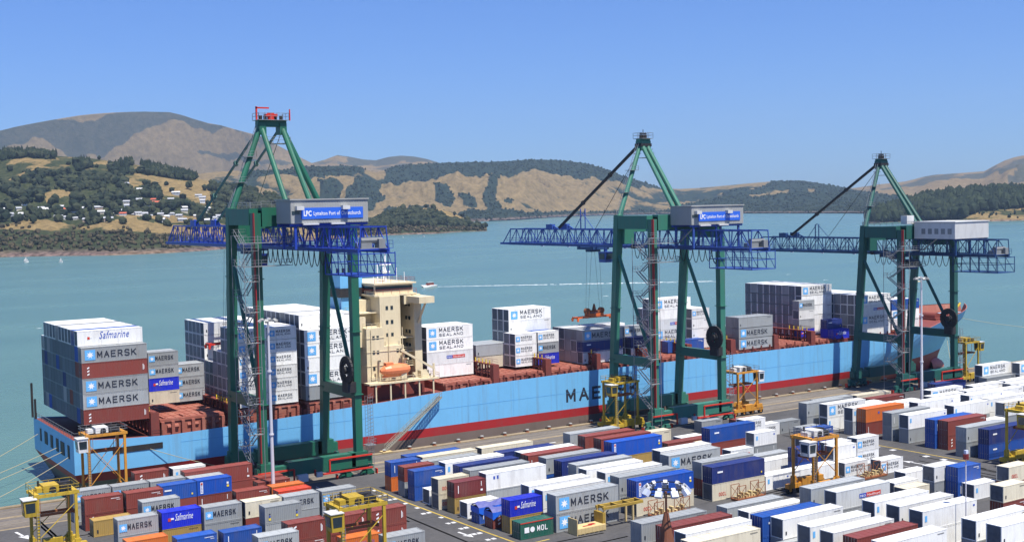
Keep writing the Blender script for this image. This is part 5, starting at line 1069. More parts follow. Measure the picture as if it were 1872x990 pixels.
    mb.box(X0-.9, X0+.9, YL+.85, YW1-.85, ztop-3.2, ztop-.2)
    mb.box(X0+.9, X0+4.8, YL-1.0, YL+1.0, zt+.2, ztop-.05)
    mb.box(X0+.9, X1-.9, YL-.85, YL+.85, zt+.2, ztop-.6)
    mb.box(X1-.8, X1+.8, YL+.85, YW1-.85, zt-2.0, zt+.2)
    mb.box(X0+.5, X0+3.6, YW1-1.1, YW1+1.0, zt-3.0, ztop-.3)
    B(mb, 'top_girder', G)
    mb = MB(); ladder_rail(mb, [(X0-.8,YL,ztop-.1),(X0-.8,YW1,ztop-.1),(X0+6,YW1,ztop-.1)], 1.1, .06); ladder_rail(mb, [(X0+.8,YL-1,ztop),(X1,YL-1,ztop-.4)], 1.1, .06)
    B(mb, 'walkway_railing', M['galv'])
    # boom: box lattice of chords, posts and diagonals
    w2_ = 2.7
    def lattice(ya, yb, name):
        mb = MB(); n_ = max(3, int(round((yb-ya)/2.9)))
        for s in (-w2_, w2_):
            mb.box(cx+s-.28, cx+s+.28, ya, yb, zb-.35, zb+.35); mb.box(cx+s*.86-.17, cx+s*.86+.17, ya, yb, zt-.15, zt+.15)
            mb.box(cx+s-.9 if s < 0 else cx+s+.3, cx+s-.3 if s < 0 else cx+s+.9, ya, yb, zb+.25, zb+.31)
            for k in range(n_+1):
                y = ya+(yb-ya)*k/n_
                mb.beam((cx+s, y, zb), (cx+s*.86, y, zt), .17)
                if k < n_:
                    y2 = ya+(yb-ya)*(k+1)/n_; q = (y, y2) if k % 2 == 0 else (y2, y)
                    mb.beam((cx+s, q[0], zb), (cx+s*.86, q[1], zt), .15)
        for k in range(n_+1):
            y = ya+(yb-ya)*k/n_
            mb.beam((cx-w2_*.86, y, zt), (cx+w2_*.86, y, zt), .14)
            if k % 2 == 0: mb.beam((cx-w2_, y, zb+.2), (cx+w2_, y, zb+.2), .2)
            if k < n_: mb.beam((cx-w2_*.86, y, zt), (cx+w2_*.86, ya+(yb-ya)*(k+1)/n_, zt), .1)
        for s in (-1, 1):
            X = cx+s*(w2_+.9)
            for k in (.7, 1.25): mb.box(X-.03, X+.03, ya, yb, zb+.3+k-.03, zb+.3+k+.03)
            for k in range(n_*2+1): y = ya+(yb-ya)*k/n_/2; mb.box(X-.03, X+.03, y-.03, y+.03, zb+.3, zb+1.6)
        return B(mb, name, BL)
    lattice(227.5, yo, 'boom'); lattice(yi, 227.0, 'main_girder')
    mb = MB()
    for s in (-w2_, w2_):
        mb.beam((cx+s*.86, yo, zt), (cx+s, yo+3.4, zb), .2); mb.box(cx+s-.25, cx+s+.25, yo, yo+4.4, zb-.3, zb+.25)
    mb.box(cx-w2_, cx+w2_, yo+3.9, yo+4.4, zb-.3, zb+.2); B(mb, 'boom_tip', BL)
    mb = MB(); mb.tube((cx-3.4,227.3,zb),(cx+3.4,227.3,zb),.5,10); B(mb, 'boom_hinge', M['dark'])
    # a-frame
    za = 67.6+dz*.95 if dz else 66.9; ya_ = 226.6; aw = 2.1 if pos == 0 else .7; xa = (cx-aw, cx+aw)
    for (fx, fy, fz, k) in ((X0+.2, YW1, ztop-.4, 0), (X1-.2, YW1, ztop-1.2, 1)):
        mb = MB(); mb.tube((fx, fy, fz), (xa[k], ya_, za), .62, 10, r2=.5); B(mb, 'a_frame_leg', G)
    for k in (0, 1):
        mb = MB(); mb.tube((xa[k], ya_, za), (xa[k]+(.4 if k else -.4), YL, zt+1.2), .5, 10); B(mb, 'backstay', G)
    mb = MB(); mb.box(xa[0]-.8, xa[1]+.8, ya_-.8, ya_+.8, za-.3, za+.9)
    for X in xa: mb.box(X-.7, X+.7, ya_-1.1, ya_+1.1, za-1.8, za+.4)
    head = B(mb, 'apex_beam', G)
    mb = MB(); mb.box(xa[0]-1.0, xa[1]+1.0, ya_-1.6, ya_+1.6, za+.9, za+1.0)
    ladder_rail(mb, [(xa[0]-1,ya_-1.6,za+1),(xa[1]+1,ya_-1.6,za+1),(xa[1]+1,ya_+1.6,za+1),(xa[0]-1,ya_+1.6,za+1),(xa[0]-1,ya_-1.6,za+1)], 1.3, .06, step=1.2)
    mb.box(xa[1]-1.6, xa[1]+1.2, ya_-1.6, ya_+1.6, za-3.6, za-3.5); ladder_rail(mb, [(xa[0]+.6,ya_-1.6,za-3.5),(xa[1]+1.2,ya_-1.6,za-3.5)], 1.2, .06, step=1)
    B(mb, 'apex_platform', M['galv'])
    mb = MB()
    for k in range(5): mb.tube((xa[0]+k*aw*.5, ya_+.3*(k%2), za+1), (xa[0]+k*aw*.5, ya_+.3*(k%2), za+1.9), .35, 8)
    B(mb, 'sheave_block', M['dark'])
    if pos == 0:
        mb = MB(); mb.tube((cx,ya_,za+1.0),(cx,ya_,za+2.4),.7,10); mb.box(cx-3.0,cx-2.7,ya_,ya_+.3,za+1,za+3.6); mb.box(cx-3.0,cx-.3,ya_,ya_+.25,za+3.2,za+3.5); mb.box(cx+3.9,cx+4.1,ya_,ya_+.2,za+1,za+3.2); mb.box(cx-1.2,cx+1.2,ya_-.6,ya_+.6,za+1.7,za+2.2); B(mb, 'hoist_davit', M['red'])
    else:
        mb = MB()
        for k in range(3): mb.tube((xa[0]+k*.7,ya_,za+1),(xa[0]+k*.7,ya_,za+2.4+.7*(k%2)),.09,5); mb.box(xa[0]+k*.7-.3,xa[0]+k*.7+.3,ya_-.1,ya_+.1,za+2.0,za+2.3)
        mb.box(xa[0]-1.3,xa[0]-.7,ya_-1,ya_+1,za-2.6,za-2.5); mb.box(xa[1]+.7,xa[1]+1.4,ya_-1,ya_+1,za-1.6,za-1.5); mb.box(xa[0]-.9,xa[1]+.9,ya_-1.2,ya_+1.2,za-.9,za-.2)
        B(mb, 'beacon_mast', M['dark'])
    # ladder with hoops up the seaward a-frame leg
    mb = MB(); p0 = V(X0+.2, YW1, ztop-.4); p1 = V(xa[0], ya_, za)
    for k in range(26):
        p_ = p0.lerp(p1, k/25)+V(-.9, 0, 0); mb.beam(p_+V(0,-.3,0), p_+V(0,.3,0), .05)
    for s in (-.35, .35): mb.beam(p0+V(-.9,s,0), p1+V(-.9,s,0), .07)
    for k in (.32, .62): p_ = p0.lerp(p1, k); mb.box(p_.x-1.6, p_.x+.9, p_.y-1.0, p_.y+1.0, p_.z, p_.z+.1); ladder_rail(mb, [(p_.x-1.6,p_.y-1,p_.z),(p_.x+.9,p_.y-1,p_.z),(p_.x+.9,p_.y+1,p_.z)], 1.1, .05, step=1)
    B(mb, 'access_ladder', M['galv'])
    # forestays
    ys = 266.5 if pos == 0 else 262 if pos == 1 else 261
    for k in ((0, 1) if pos == 0 else (0,)):
        s = (-1 if k == 0 else 1) if pos == 0 else 0
        mb = MB(); a = V(xa[k], ya_+.4, za-.3); b_ = V(cx+s*w2_*.86, ys, zt)
        mb.beam(a, b_, .34 if pos == 0 else .5, .42 if pos == 0 else .6)
        for t_ in (.33, .66): p_ = a.lerp(b_, t_); q_ = a.lerp(b_, t_+.02); mb.beam(p_, q_, .7, .9)
        mb.beam(a+V(0,.2,-1.5), V(cx+s*w2_*.86, 246, zt), .09)
        B(mb, 'forestay', M['dark'] if pos else M['green3'])
    mb = MB()
    for s in (-w2_*.86, w2_*.86): mb.box(cx+s-.5, cx+s+.5, ys-1.4, ys+1.4, zt, zt+1.3); mb.beam((cx+s, ys-3.6, zt),(cx+s, ys, zt+1.3),.3)
    if pos: 
        for s in (-.7,.7): mb.tube((cx+s, ys-11, zt),(cx+s, ys-11, zt+5.2 if pos == 1 else zt+3.8),.16,6)
        mb.beam((cx,ys-11,zt+4),(cx,ys-15.5,zt),.12); mb.beam((cx,ys-11,zt+4),(cx,ys-7.5,zt),.12)
    B(mb, 'stay_bracket', BL)
    # machinery house
    hx0, hx1, hy0, hy1, hz0, hz1 = house
    mb = MB(); mb.box(hx0, hx1, hy0, hy1, hz0, hz1)
    n_ = int((hx1-hx0)/.5)
    for k in range(n_): mb.box(hx0+.1+k*(hx1-hx0)/n_, hx0+.22+k*(hx1-hx0)/n_, hy0-.03, hy0, hz0+.1, hz1-.1)
    for k in range(int((hy1-hy0)/.5)): mb.box(hx0-.03, hx0, hy0+.1+k*.5, hy0+.22+k*.5, hz0+.1, hz1-.1)
    mh = B(mb, 'machinery_house', M['ltgrey'] if pos < 2 else M['white'])
    mb = MB(); mb.box(hx0-.2, hx1+.2, hy0-.2, hy1+.2, hz1, hz1+.22); mb.build('roof', M['ltgrey'] if pos < 2 else M['white'], mh)
    if pos < 2:
        mb = MB(); L_ = hx1-hx0; sx0 = hx0+L_*.125; sx1 = hx1-L_*.07; mb.box(sx0, sx1, hy0-.12, hy0-.04, hz0+.75, hz0+2.75, 0)
        put_text(mb, 'LPC', sx0+.5, hz0+1.3, 1.3, 1, y=hy0-.14, bold=.04, w=1.5)
        put_text(mb, 'Lyttelton Port of Christchurch', sx0+2.4, hz0+1.4, .95, 1, y=hy0-.14, bold=.015, w=(sx1-sx0)-2.9)
        mb.build('sign', [M['sign_blue'], M['ink_white']], mh)
        for X in (hx0+L_*.09, hx0+L_*.68): mb = MB(); mb.box(X-.6, X+.8, hy0-1.0, hy0-.04, hz0+2.35, hz0+3.05); mb.build('air_conditioner', M['white'], mh)
        mb = MB(); mb.box(hx0+L_*.14, hx0+L_*.34, hy0-.5, hy0, hz0-.3, hz0+.0); mb.box(hx0+L_*.5, hx0+L_*.68, hy0-.5, hy0, hz0-.3, hz0); mb.build('hatch', M['white'], mh)
        mb = MB(); mb.box(hx0+.15, hx0+L_*.11, hy0-.08, hy0-.035, hz0+1.6, hz0+2.2); mb.build('window', M['glass'], mh)
    else:
        mb = MB()
        for k in range(5): mb.box(hx0-.06, hx0-.031, hy0+1+k*2.0, hy0+2.2+k*2.0, hz0+1.2, hz0+2.6)
        mb.build('vent_grille', M['grey'], mh)
        mb = MB(); mb.box(cx-8.7, cx-6.0, 211, 213, 43.2, 45.4); B(mb, 'electrical_cabinet', M['white'])
    mb = MB(); 
    for X in (hx0+1, (hx0+hx1)/2, hx1-1):
        for y in (hy0+.6, hy1-.6): mb.box(X-.2, X+.2, y-.2, y+.2, zb, hz0)
    mb.box(hx0, hx1, hy0+.3, hy0+.7, hz0-.5, hz0-.05); mb.box(hx0, hx1, hy1-.7, hy1-.3, hz0-.5, hz0-.05); B(mb, 'house_support', BL)
    # inner-end maintenance cage and counter platform
    mb = MB(); y0, y1 = yi-1, yi+12
    for z in (zb-4.2, zb-2.2, zb-.5):
        for s in (-3.4, 3.4): mb.box(cx+s-.07, cx+s+.07, y0, y1, z-.07, z+.07)
        for y in (y0, y1): mb.box(cx-3.4, cx+3.4, y-.07, y+.07, z-.07, z+.07)
    mb.box(cx-3.4, cx+3.4, y0, y1, zb-4.3, zb-4.15)
    for k in range(6):
        y = y0+(y1-y0)*k/5
        for s in (-3.4, 3.4):
            mb.beam((cx+s,y,zb-4.2),(cx+s,y,zb-.3),.14)
            if k < 5: mb.beam((cx+s,y,zb-4.2),(cx+s,y+(y1-y0)/5,zb-.5),.09)
    B(mb, 'maintenance_cage', BL)
    mb = MB(); mb.box(cx-2.2, cx-.2, yi+.2, yi+2.6, zb+.4, zb+1.3); mb.tube((cx-2,yi+1,zb+1.7),(cx+2,yi+1,zb+1.7),.55,10); mb.box(cx+.9,cx+2.1,yi-.2,yi+1.4,zb+.3,zb+1.9); mb.box(cx-2.6,cx+2.6,yi,yi+3,zb+.25,zb+.4); B(mb, 'winch', M['grey'])
    # trolley and operator cab
    ty = 240 if pos == 0 else 247 if pos == 1 else 222
    mb = MB(); mb.box(cx-2.6, cx+2.6, ty-3.2, ty+3.2, zb-1.1, zb-.45)
    for s in (-2.5, 2.5):
        for y in (ty-2.6, ty+2.6): mb.tube((cx+s-.2,y,zb-.4),(cx+s+.2,y,zb-.4),.35,10)
    mb.box(cx-1.6,cx+1.6,ty-1,ty+1,zb-1.7,zb-1.1); tr = B(mb, 'trolley', M['blue3'])
    mb = MB(); mb.hexa([(cx-1.1,ty-6.4,zb-4.2),(cx+1.1,ty-6.4,zb-4.2),(cx+1.1,ty-3.9,zb-4.2),(cx-1.1,ty-3.9,zb-4.2),(cx-1.2,ty-6.8,zb-1.6),(cx+1.2,ty-6.8,zb-1.6),(cx+1.2,ty-3.7,zb-1.6),(cx-1.2,ty-3.7,zb-1.6)]); mb.box(cx-.3,cx+.3,ty-5.5,ty-4.8,zb-1.6,zb-.9)
    cab = B(mb, 'operator_cab', BL)
    mb = MB(); mb.box(cx-1.24,cx-1.14,ty-6.2,ty-4.2,zb-3.4,zb-2); mb.box(cx-.9,cx+.9,ty-6.85,ty-6.55,zb-3.4,zb-2); mb.build('window', M['glass'], cab)
    # festoon loops
    mb = MB(); y = yi+9; n_ = 14; Ls = (226-y)/n_
    for k in range(n_):
        dp = 2.9-.7*((k*5)%3)/3; pts = []
        for j in range(9): u_ = j/8; pts.append(V(cx-w2_-.9, y+(k+u_)*Ls, zb-.2-dp*(1-(2*u_-1)**2)**.8))
        mb.path(pts, .08, 5)
    B(mb, 'festoon_cable', M['dark'])
    # stairs round the landward leg
    mb = MB(); zc = 4.8; k = 0; st = 2.75
    while zc < ztop-6:
        zn = min(zc+st, ztop-5); xa_, xb_ = (X0-3.6, X0-1.3)
        ya2, yb2 = (YL-2.4, YL+1.6) if k % 2 == 0 else (YL+1.6, YL-2.4)
        for s in (0, .8):
            xx = (xa_+.1 if k % 2 == 0 else xb_-.9)+s
            mb.beam((xx, ya2, zc), (xx, yb2, zn), .08, .22); mb.beam((xx, ya2, zc+1), (xx, yb2, zn+1), .05)
        for j in range(7): p_ = V(xa_+.1 if k % 2 == 0 else xb_-.9, ya2, zc).lerp(V(xa_+.1 if k % 2 == 0 else xb_-.9, yb2, zn), (j+.5)/7); mb.box(p_.x, p_.x+.8, p_.y-.12, p_.y+.12, p_.z, p_.z+.04)
        yy = yb2; mb.box(xa_, xb_+.4, min(yy, yy+(1 if yy > YL else -1)), max(yy, yy+(1 if yy > YL else -1)), zn-.05, zn)
        e_ = yy+(1 if yy > YL else -1); ladder_rail(mb, [(xa_,yy,zn),(xa_,e_,zn),(xb_+.4,e_,zn)], 1.1, .05, step=1)
        zc = zn; k += 1
    for x_, y_ in ((X0-3.7,YL-3.4),(X0-3.7,YL+2.6),(X0-1.0,YL-3.4)): mb.beam((x_,y_,-1),(x_,y_,ztop-5),.09)
    for z in (zb-3, zb+1.2): mb.box(X0-4, X0+5.5, YL-3.4, YL-1.2, z, z+.08); ladder_rail(mb, [(X0-4,YL-3.4,z),(X0+5.5,YL-3.4,z),(X0+5.5,YL-1.2,z)], 1.2, .05, step=1.1)
    mb.beam((X0+5.5,YL-2.6,zb+1.2),(X0+5.5,YL-7.5,zt+.6),.12,.3)
    B(mb, 'stair_tower', M['galv'])
    mb = MB(); mb.box(X0-.95, X0-.55 if False else X0-.8, YL-1.6, YL-.9, 4.6, ztop-1); B(mb, 'cable_tray', M['hull_red'])
    # ladder tower at the other landward leg
    mb = MB(); x_ = X1+2.0
    for s in ((0,0),(1.1,0),(0,1.1),(1.1,1.1)): mb.beam((x_+s[0], YL+s[1]-.5, -1), (x_+s[0], YL+s[1]-.5, 14.5), .06)
    for z in np.arange(1, 14.5, .7): mb.beam((x_, YL-.5, z), (x_+1.1, YL-.5, z), .05); mb.beam((x_, YL+.6, z), (x_+1.1, YL-.5, z+.7), .05)
    mb.box(x_-.4,x_+1.5,YL-.9,YL+1,5,5.1); ladder_rail(mb, [(x_-.4,YL-.9,5.1),(x_+1.5,YL-.9,5.1),(x_+1.5,YL+1,5.1)], 1.1, .05, step=.6)
    B(mb, 'ladder_cage', M['galv'])
    # cable reel
    mb = MB(); rx, ry, rz = X1-1.9, YL+.2, 19.8+dz*.3
    for k in range(20):
        a0, a1 = 2*math.pi*k/20, 2*math.pi*(k+1)/20
        for r_, wd in ((2.35,.4),(1.6,.2)): mb.beam((rx, ry+r_*math.cos(a0), rz+r_*math.sin(a0)), (rx, ry+r_*math.cos(a1), rz+r_*math.sin(a1)), .8, wd, up=(1,0,0))
        if k % 2 == 0: mb.beam((rx, ry, rz), (rx, ry+2.35*math.cos(a0), rz+2.35*math.sin(a0)), .12)
    mb.tube((rx-.6,ry,rz),(rx+1.6,ry,rz),.7,12); mb.box(rx-.4,rx+1.4,ry-1.2,ry+1.2,rz-4.2,rz-2.2); mb.beam((rx+.6,ry,rz-3),(rx+.6,ry,rz),.4)
    B(mb, 'cable_reel', M['dark'])
    # floodlights under the girder
    mb = MB()
    for y in range(int(yi)+14, int(yo)-6, 12): mb.box(cx+w2_+.5, cx+w2_+1.1, y, y+.7, zb-.9, zb-.4)
    B(mb, 'floodlight', M['lamp'])
    return c, tr, ty, zb
M['sign_blue'] = paint('sign_blue', (.03,.13,.62), .4, amount=.05)
crane(93., 83.4, 102.6, 0, 'green', 'blue', 'largest, leftmost green crane with bright blue boom and red-topped mast', 281, 184, (86.5, 101.6, 203, 209.6, 48.0, 52.1), 0, 0)
crane(186., 176.2, 196.4, -3.4, 'green2', 'blue2', 'middle green crane with long blue boom and grey signed machinery house', 281, 188.5, (180.2, 195.6, 203.4, 210.4, 45.2, 49.2), 1, 0)
crane(269.5, 259.6, 281.0, -8.2, 'green3', 'blue3', 'rightmost, dark green crane with plain white machinery house', 270, 189, (263, 276.5, 198, 210.5, 39.4, 43.6), 2, 0)
# spreaders hanging on their cables
def spreader(x, y, z, ztop_, label, m_):
    e = empty('container_spreader', (x, y, z), 0, label, 'spreader', 'crane spreaders')
    mb = MB()
    for s in (-1.0, 1.0): mb.box(-6.0, 6.0, s-.14, s+.14, .25, .6)
    for X in (-6.0, -3.0, 2.7, 5.7): mb.box(X, X+.3, -1.2, 1.2, .2, .65)
    mb.box(-2.2, 2.2, -1.1, 1.1, .6, 1.3)
    for X in (-5.9, 5.9):
        for s in (-1.15, 1.15): mb.box(X-.2, X+.2, s-.2, s+.2, -.45, .3); mb.hexa([(X-.1,s*1.1-.1,-.5),(X+.1,s*1.1-.1,-.5),(X+.1,s*1.1+.1,-.5),(X-.1,s*1.1+.1,-.5),(X-.3,s-.2,.2),(X+.3,s-.2,.2),(X+.3,s+.2,.2),(X-.3,s+.2,.2)])
    mb.build('frame', m_, e)
    mb = MB(); mb.box(-1.6, 1.6, -.8, .8, 1.5, 2.0)
    for X in (-2.2, 2.2): mb.tube((X,-.5,1.9),(X,.5,1.9),.75,12); mb.box(X-.15,X+.15,-.6,.6,1.2,1.9)
    mb.tube((0,0,2.0),(0,0,3.6),.55,10,r2=.2); mb.build('headblock', M['rust'] if m_ is M['orange'] else M['dark'], e)
    mb = MB()
    for X in (-2.2, 2.2):
        for s in (-.5, .5): mb.tube((X,s,1.9),(X*.55,s*2,ztop_-z),.035,4)
    mb.build('cable', M['dark'], e)
spreader(186, 247, 21.6, 38.4, 'bright orange spreader hanging beneath the middle crane boom', M['orange'])
spreader(93, 250.5, 22.2, 42.2, 'red spreader lowered among the deck containers under the leftmost crane', M['red'])

# ------------------------------------------------------------------ straddle carriers
YEL = (.50,.34,.03); ORG = (.56,.25,.03)
def carrier(x, y, h, col, label, rz=0, z0=0, span=6.2, wd=4.6, cabside=-1, cabcol=None, load=None):
    e = empty('straddle_carrier', (x, y, z0), rz, label, 'straddle carrier', 'straddle carriers')
    CM = M['carrier']; hw = wd/2; hs_ = span/2
    for sx in (-1, 1):
        for sy in (-1, 1):
            mb = MB(); mb.beam((sx*hs_, sy*hw, 1.7), (sx*hs_, sy*hw, h), .42, .38, up=(0,1,0)); mb.box(sx*hs_-.38, sx*hs_+.38, sy*hw-.34, sy*hw+.34, 1.2, 3.0); mb.beam((sx*hs_, sy*hw, 3), (sx*(hs_-1.6), sy*hw, 1.6), .3)
            mb.build('leg', CM, e, color=col)
    for sy in (-1, 1):
        mb = MB(); mb.box(-hs_-1.6, hs_+1.6, sy*hw-.42, sy*hw+.42, .95, 1.7); mb.box(-1.2, 1.6, sy*hw-.55, sy*hw+.55, 1.0, 2.5); mb.box(hs_-.6, hs_+1.3, sy*hw-.5, sy*hw+.5, 1.5, 2.4)
        sb = mb.build('bottom_beam', CM, e, color=col)
        mb = MB(); mb.beam((-hs_, sy*hw, 3.6), (hs_, sy*hw, h-1.2), .1); mb.beam((-hs_, sy*hw, h-1.2), (hs_, sy*hw, 3.6), .1) if h > 9.5 and col is ORG else None
        mb.build('cross_brace', CM, e, color=col)
        for k in range(4):
            wx = -hs_-1.0+k*(span+2.0)/3
            mb = MB(); mb.tube((wx, sy*hw-.28, .68), (wx, sy*hw+.28, .68), .68, 16); wh = mb.build('wheel', M['rubber'], e)
            mb = MB(); mb.tube((wx, sy*hw-.3, .68), (wx, sy*hw+.3, .68), .32, 10); mb.build('rim', CM, wh, color=col)
        mb = MB(); mb.box(-hs_-.5, hs_+.5, sy*hw-.22, sy*hw+.22, h+.05, h+.5); mb.build('top_beam', CM, e, color=col)
    mb = MB()
    for sx in (-1, 1): mb.box(sx*hs_-.35, sx*hs_+.35, -hw, hw, h, h+.5)
    mb.build('cross_beam', CM, e, color=col)
    mb = MB(); mb.box(-1.6, .6, -1.4, 1.4, h+.5, h+1.5); mb.box(-hs_+.3, -hs_+1.3, -.8, .8, h+.5, h+1.2); mb.build('engine_housing', CM, e, color=cabcol or col)
    mb = MB(); mb.box(.9, 2.4, -1.2, -.1, h+.55, h+1.15); mb.box(1.0, 2.6, .3, 1.4, h+.55, h+1.4); mb.tube((-1.9,.6,h+.5),(-1.9,.6,h+2.0),.16,8); mb.tube((hs_-.9,-1,h+.8),(hs_-.9,1,h+.8),.5,10); mb.tube((-.3,-1.2,h+.9),(-.3,-1.6,h+.9),.5,10)
    mb.build('hoist_machinery', M['dark'], e)
    mb = MB(); ladder_rail(mb, [(-hs_-.5,-hw-.3,h+.55),(hs_+.5,-hw-.3,h+.55),(hs_+.5,hw+.3,h+.55),(-hs_-.5,hw+.3,h+.55),(-hs_-.5,-hw-.3,h+.55)], 1.0, .05, step=1.3)
    mb.build('railing', CM if col is YEL else M['galv'], e, color=col)
    cxx = cabside*(hs_+1.1); cy = -hw-.1 if cabside < 0 else -hw+.3
    mb = MB(); mb.hexa([(cxx-.8,cy-.8,h-2.3),(cxx+.8,cy-.8,h-2.3),(cxx+.8,cy+1.2,h-2.3),(cxx-.8,cy+1.2,h-2.3),(cxx-1.0,cy-.95,h+.1),(cxx+.8,cy-.95,h+.1),(cxx+.8,cy+1.2,h+.1),(cxx-1.0,cy+1.2,h+.1)]); cb_ = mb.build('cab', CM, e, color=cabcol or col)
    mb = MB(); mb.hexa([(cxx-.65,cy-.86,h-1.7),(cxx+.6,cy-.86,h-1.7),(cxx+.6,cy-.80,h-1.7),(cxx-.65,cy-.80,h-1.7),(cxx-.75,cy-.97,h-.3),(cxx+.6,cy-.97,h-.3),(cxx+.6,cy-.9,h-.3),(cxx-.75,cy-.9,h-.3)]); mb.hexa([(cxx-.9,cy-.5,h-1.7),(cxx-.8,cy-.5,h-1.7),(cxx-.8,cy+.9,h-1.7),(cxx-.9,cy+.9,h-1.7),(cxx-1.02,cy-.6,h-.3),(cxx-.9,cy-.6,h-.3),(cxx-.9,cy+.9,h-.3),(cxx-1.02,cy+.9,h-.3)])
    mb.build('window', M['glass'], cb_)
    mb = MB(); mb.box(cxx-1.1,cxx+.9,cy-1.05,cy+1.3,h+.1,h+.22); mb.build('cab_roof', M['white'], cb_)
    mb = MB()
    for X in (cxx+.9 if cabside < 0 else cxx-.9,):
        for z in np.arange(1.2, h-2, .45): mb.beam((X, -hw-.45, z), (X+.4, -hw-.45, z), .04)
        for s in (0, .4): mb.beam((X+s, -hw-.45, 1.0), (X+s, -hw-.45, h-2), .05)
    mb.build('ladder', M['galv'], e)
    mb = MB(); zs = h-3.0
    for s in (-.9, .9): mb.box(-2.9, 2.9, s-.12, s+.12, zs, zs+.35)
    for X in (-2.9, 2.6): mb.box(X, X+.3, -1.15, 1.15, zs-.1, zs+.35)
    for X in (-2.0, 2.0):
        for s in (-.7,.7): mb.beam((X,s,zs+.3),(X,s,h+.2),.07)
    mb.build('spreader', M['rust'], e)
    return e
WH = (.72,.72,.70)
carrier(41.0, 187.5, 9.6, YEL, 'tall yellow straddle carrier at the bottom left corner of the yard', rz=0, span=5.4, cabside=-1)
carrier(57.6, 222.4, 12.3, ORG, z0=-1, label='orange straddle carrier with white cab beside the ship stern', cabside=-1, cabcol=WH, span=6.3)
carrier(72.2, 150.5, 10.2, YEL, 'yellow straddle carrier over the red-brown containers at bottom centre', cabside=-1)
carrier(172.6, 219.8, 10.6, YEL, z0=-1, label='yellow straddle carrier standing between the legs of the middle crane')
carrier(207.0, 216.8, 10.0, ORG, z0=-1, label='orange straddle carrier right of the middle crane on the quay', cabside=1, cabcol=WH)
carrier(157.2, 146.8, 9.6, ORG, 'orange straddle carrier with white cab among the white containers', cabside=-1, cabcol=WH, span=5.6)
carrier(203.8, 137.6, 10.2, YEL, 'yellow straddle carrier at the right edge beside navy containers', cabside=-1)
carrier(290.5, 215.6, 10.6, YEL, z0=-1, label='distant yellow straddle carrier right of the rightmost crane', cabside=1, span=5.4)

# ------------------------------------------------------------------ light masts
def mast(x, y, h, label, r0_=.34):
    e = empty('light_mast', (x, y, 0), 0, label, 'light mast', 'yard light masts')
    mb = MB(); mb.tube((0,0,0),(0,0,h),r0_,12,r2=r0_*.55); mb.tube((0,0,0),(0,0,.5),r0_*1.8,12)
    for z in (h*.35, h*.7): mb.tube((0,0,z),(0,0,z+.25),r0_*1.25,12)
    mb.build('pole', M['mastgrey'], e, smooth=False)
    mb = MB(); n_ = 12
    for k in range(n_):
        a0, a1 = 2*math.pi*k/n_, 2*math.pi*(k+1)/n_; mb.beam((1.3*math.cos(a0),1.3*math.sin(a0),h-.4),(1.3*math.cos(a1),1.3*math.sin(a1),h-.4),.12)
        if k % 3 == 0: mb.beam((0,0,h-.4),(1.3*math.cos(a0),1.3*math.sin(a0),h-.4),.1)
    mb.build('ring', M['galv'], e)
    for k in range(6):
        a0 = 2*math.pi*k/6; c_, s_ = math.cos(a0), math.sin(a0)
        mb = MB(); mb.beam((1.2*c_,1.2*s_,h-.3),(1.75*c_,1.75*s_,h-.7),.62,.35); mb.build('floodlight', M['ltgrey'], e)
    return e
M['mastgrey'] = paint('mast_pale_grey', (.55,.54,.58), .45, .0, amount=.15)
mast(81.4, 202.6, 31.8, 'pale light mast in front of the leftmost crane')
mast(240.6, 190.6, 31.4, 'pale light mast in front of the rightmost crane')
mt = empty('light_mast', (97.6, 115.6, 0), 0, 'rusty brown mast top with ring of floodlights at bottom of picture', 'light mast', 'yard light masts')
mb = MB(); mb.tube((0,0,0),(0,0,8.6),.8,14,r2=.7); mb.tube((0,0,8.6),(0,0,12.2),1.0,14,r2=.3); mb.tube((0,0,12.2),(0,0,14.8),.14,8); mb.build('pole', paint('mast_brown', (.17,.06,.03), .7), mt)
mb = MB()
for k in range(16):
    a0, a1 = 2*math.pi*k/16, 2*math.pi*(k+1)/16
    for z in (14.6, 15.5): mb.beam((2.4*math.cos(a0),2.4*math.sin(a0),z),(2.4*math.cos(a1),2.4*math.sin(a1),z),.12)
    if k % 2 == 0: mb.beam((0,0,14.5),(2.4*math.cos(a0),2.4*math.sin(a0),14.6),.1); mb.beam((2.4*math.cos(a0),2.4*math.sin(a0),14.6),(2.4*math.cos(a0),2.4*math.sin(a0),15.5),.08)
mb.build('ring', M['dark'], mt)
for k in range(9):
    a0 = 2*math.pi*k/9+.2; c_, s_ = math.cos(a0), math.sin(a0)
    mb = MB(); mb.beam((2.5*c_,2.5*s_,15.3),(3.0*c_,3.0*s_,14.7),.85,.5); lo = mb.build('floodlight', M['lamp'], mt)
    mb = MB(); mb.beam((2.2*c_,2.2*s_,15.6),(2.5*c_,2.5*s_,15.35),.5,.4); mb.build('lamp_housing', M['white'], lo)
lp = empty('lamp_post', (150.0, 111.2, 0), 0, 'slim pole with dark red beacon beside the white refrigerated containers', 'lamp post')
mb = MB(); mb.tube((0,0,0),(0,0,13.6),.10,8,r2=.08); mb.build('pole', M['mastgrey'], lp)
mb = MB(); mb.tube((0,0,12.6),(0,0,13.3),.42,10); mb.build('beacon', paint('dark_red', (.16,.02,.02), .4), lp)
mb = MB(); mb.box(-.2,.3,-.2,.2,13.4,13.9); mb.build('lamp', M['lamp'], lp)

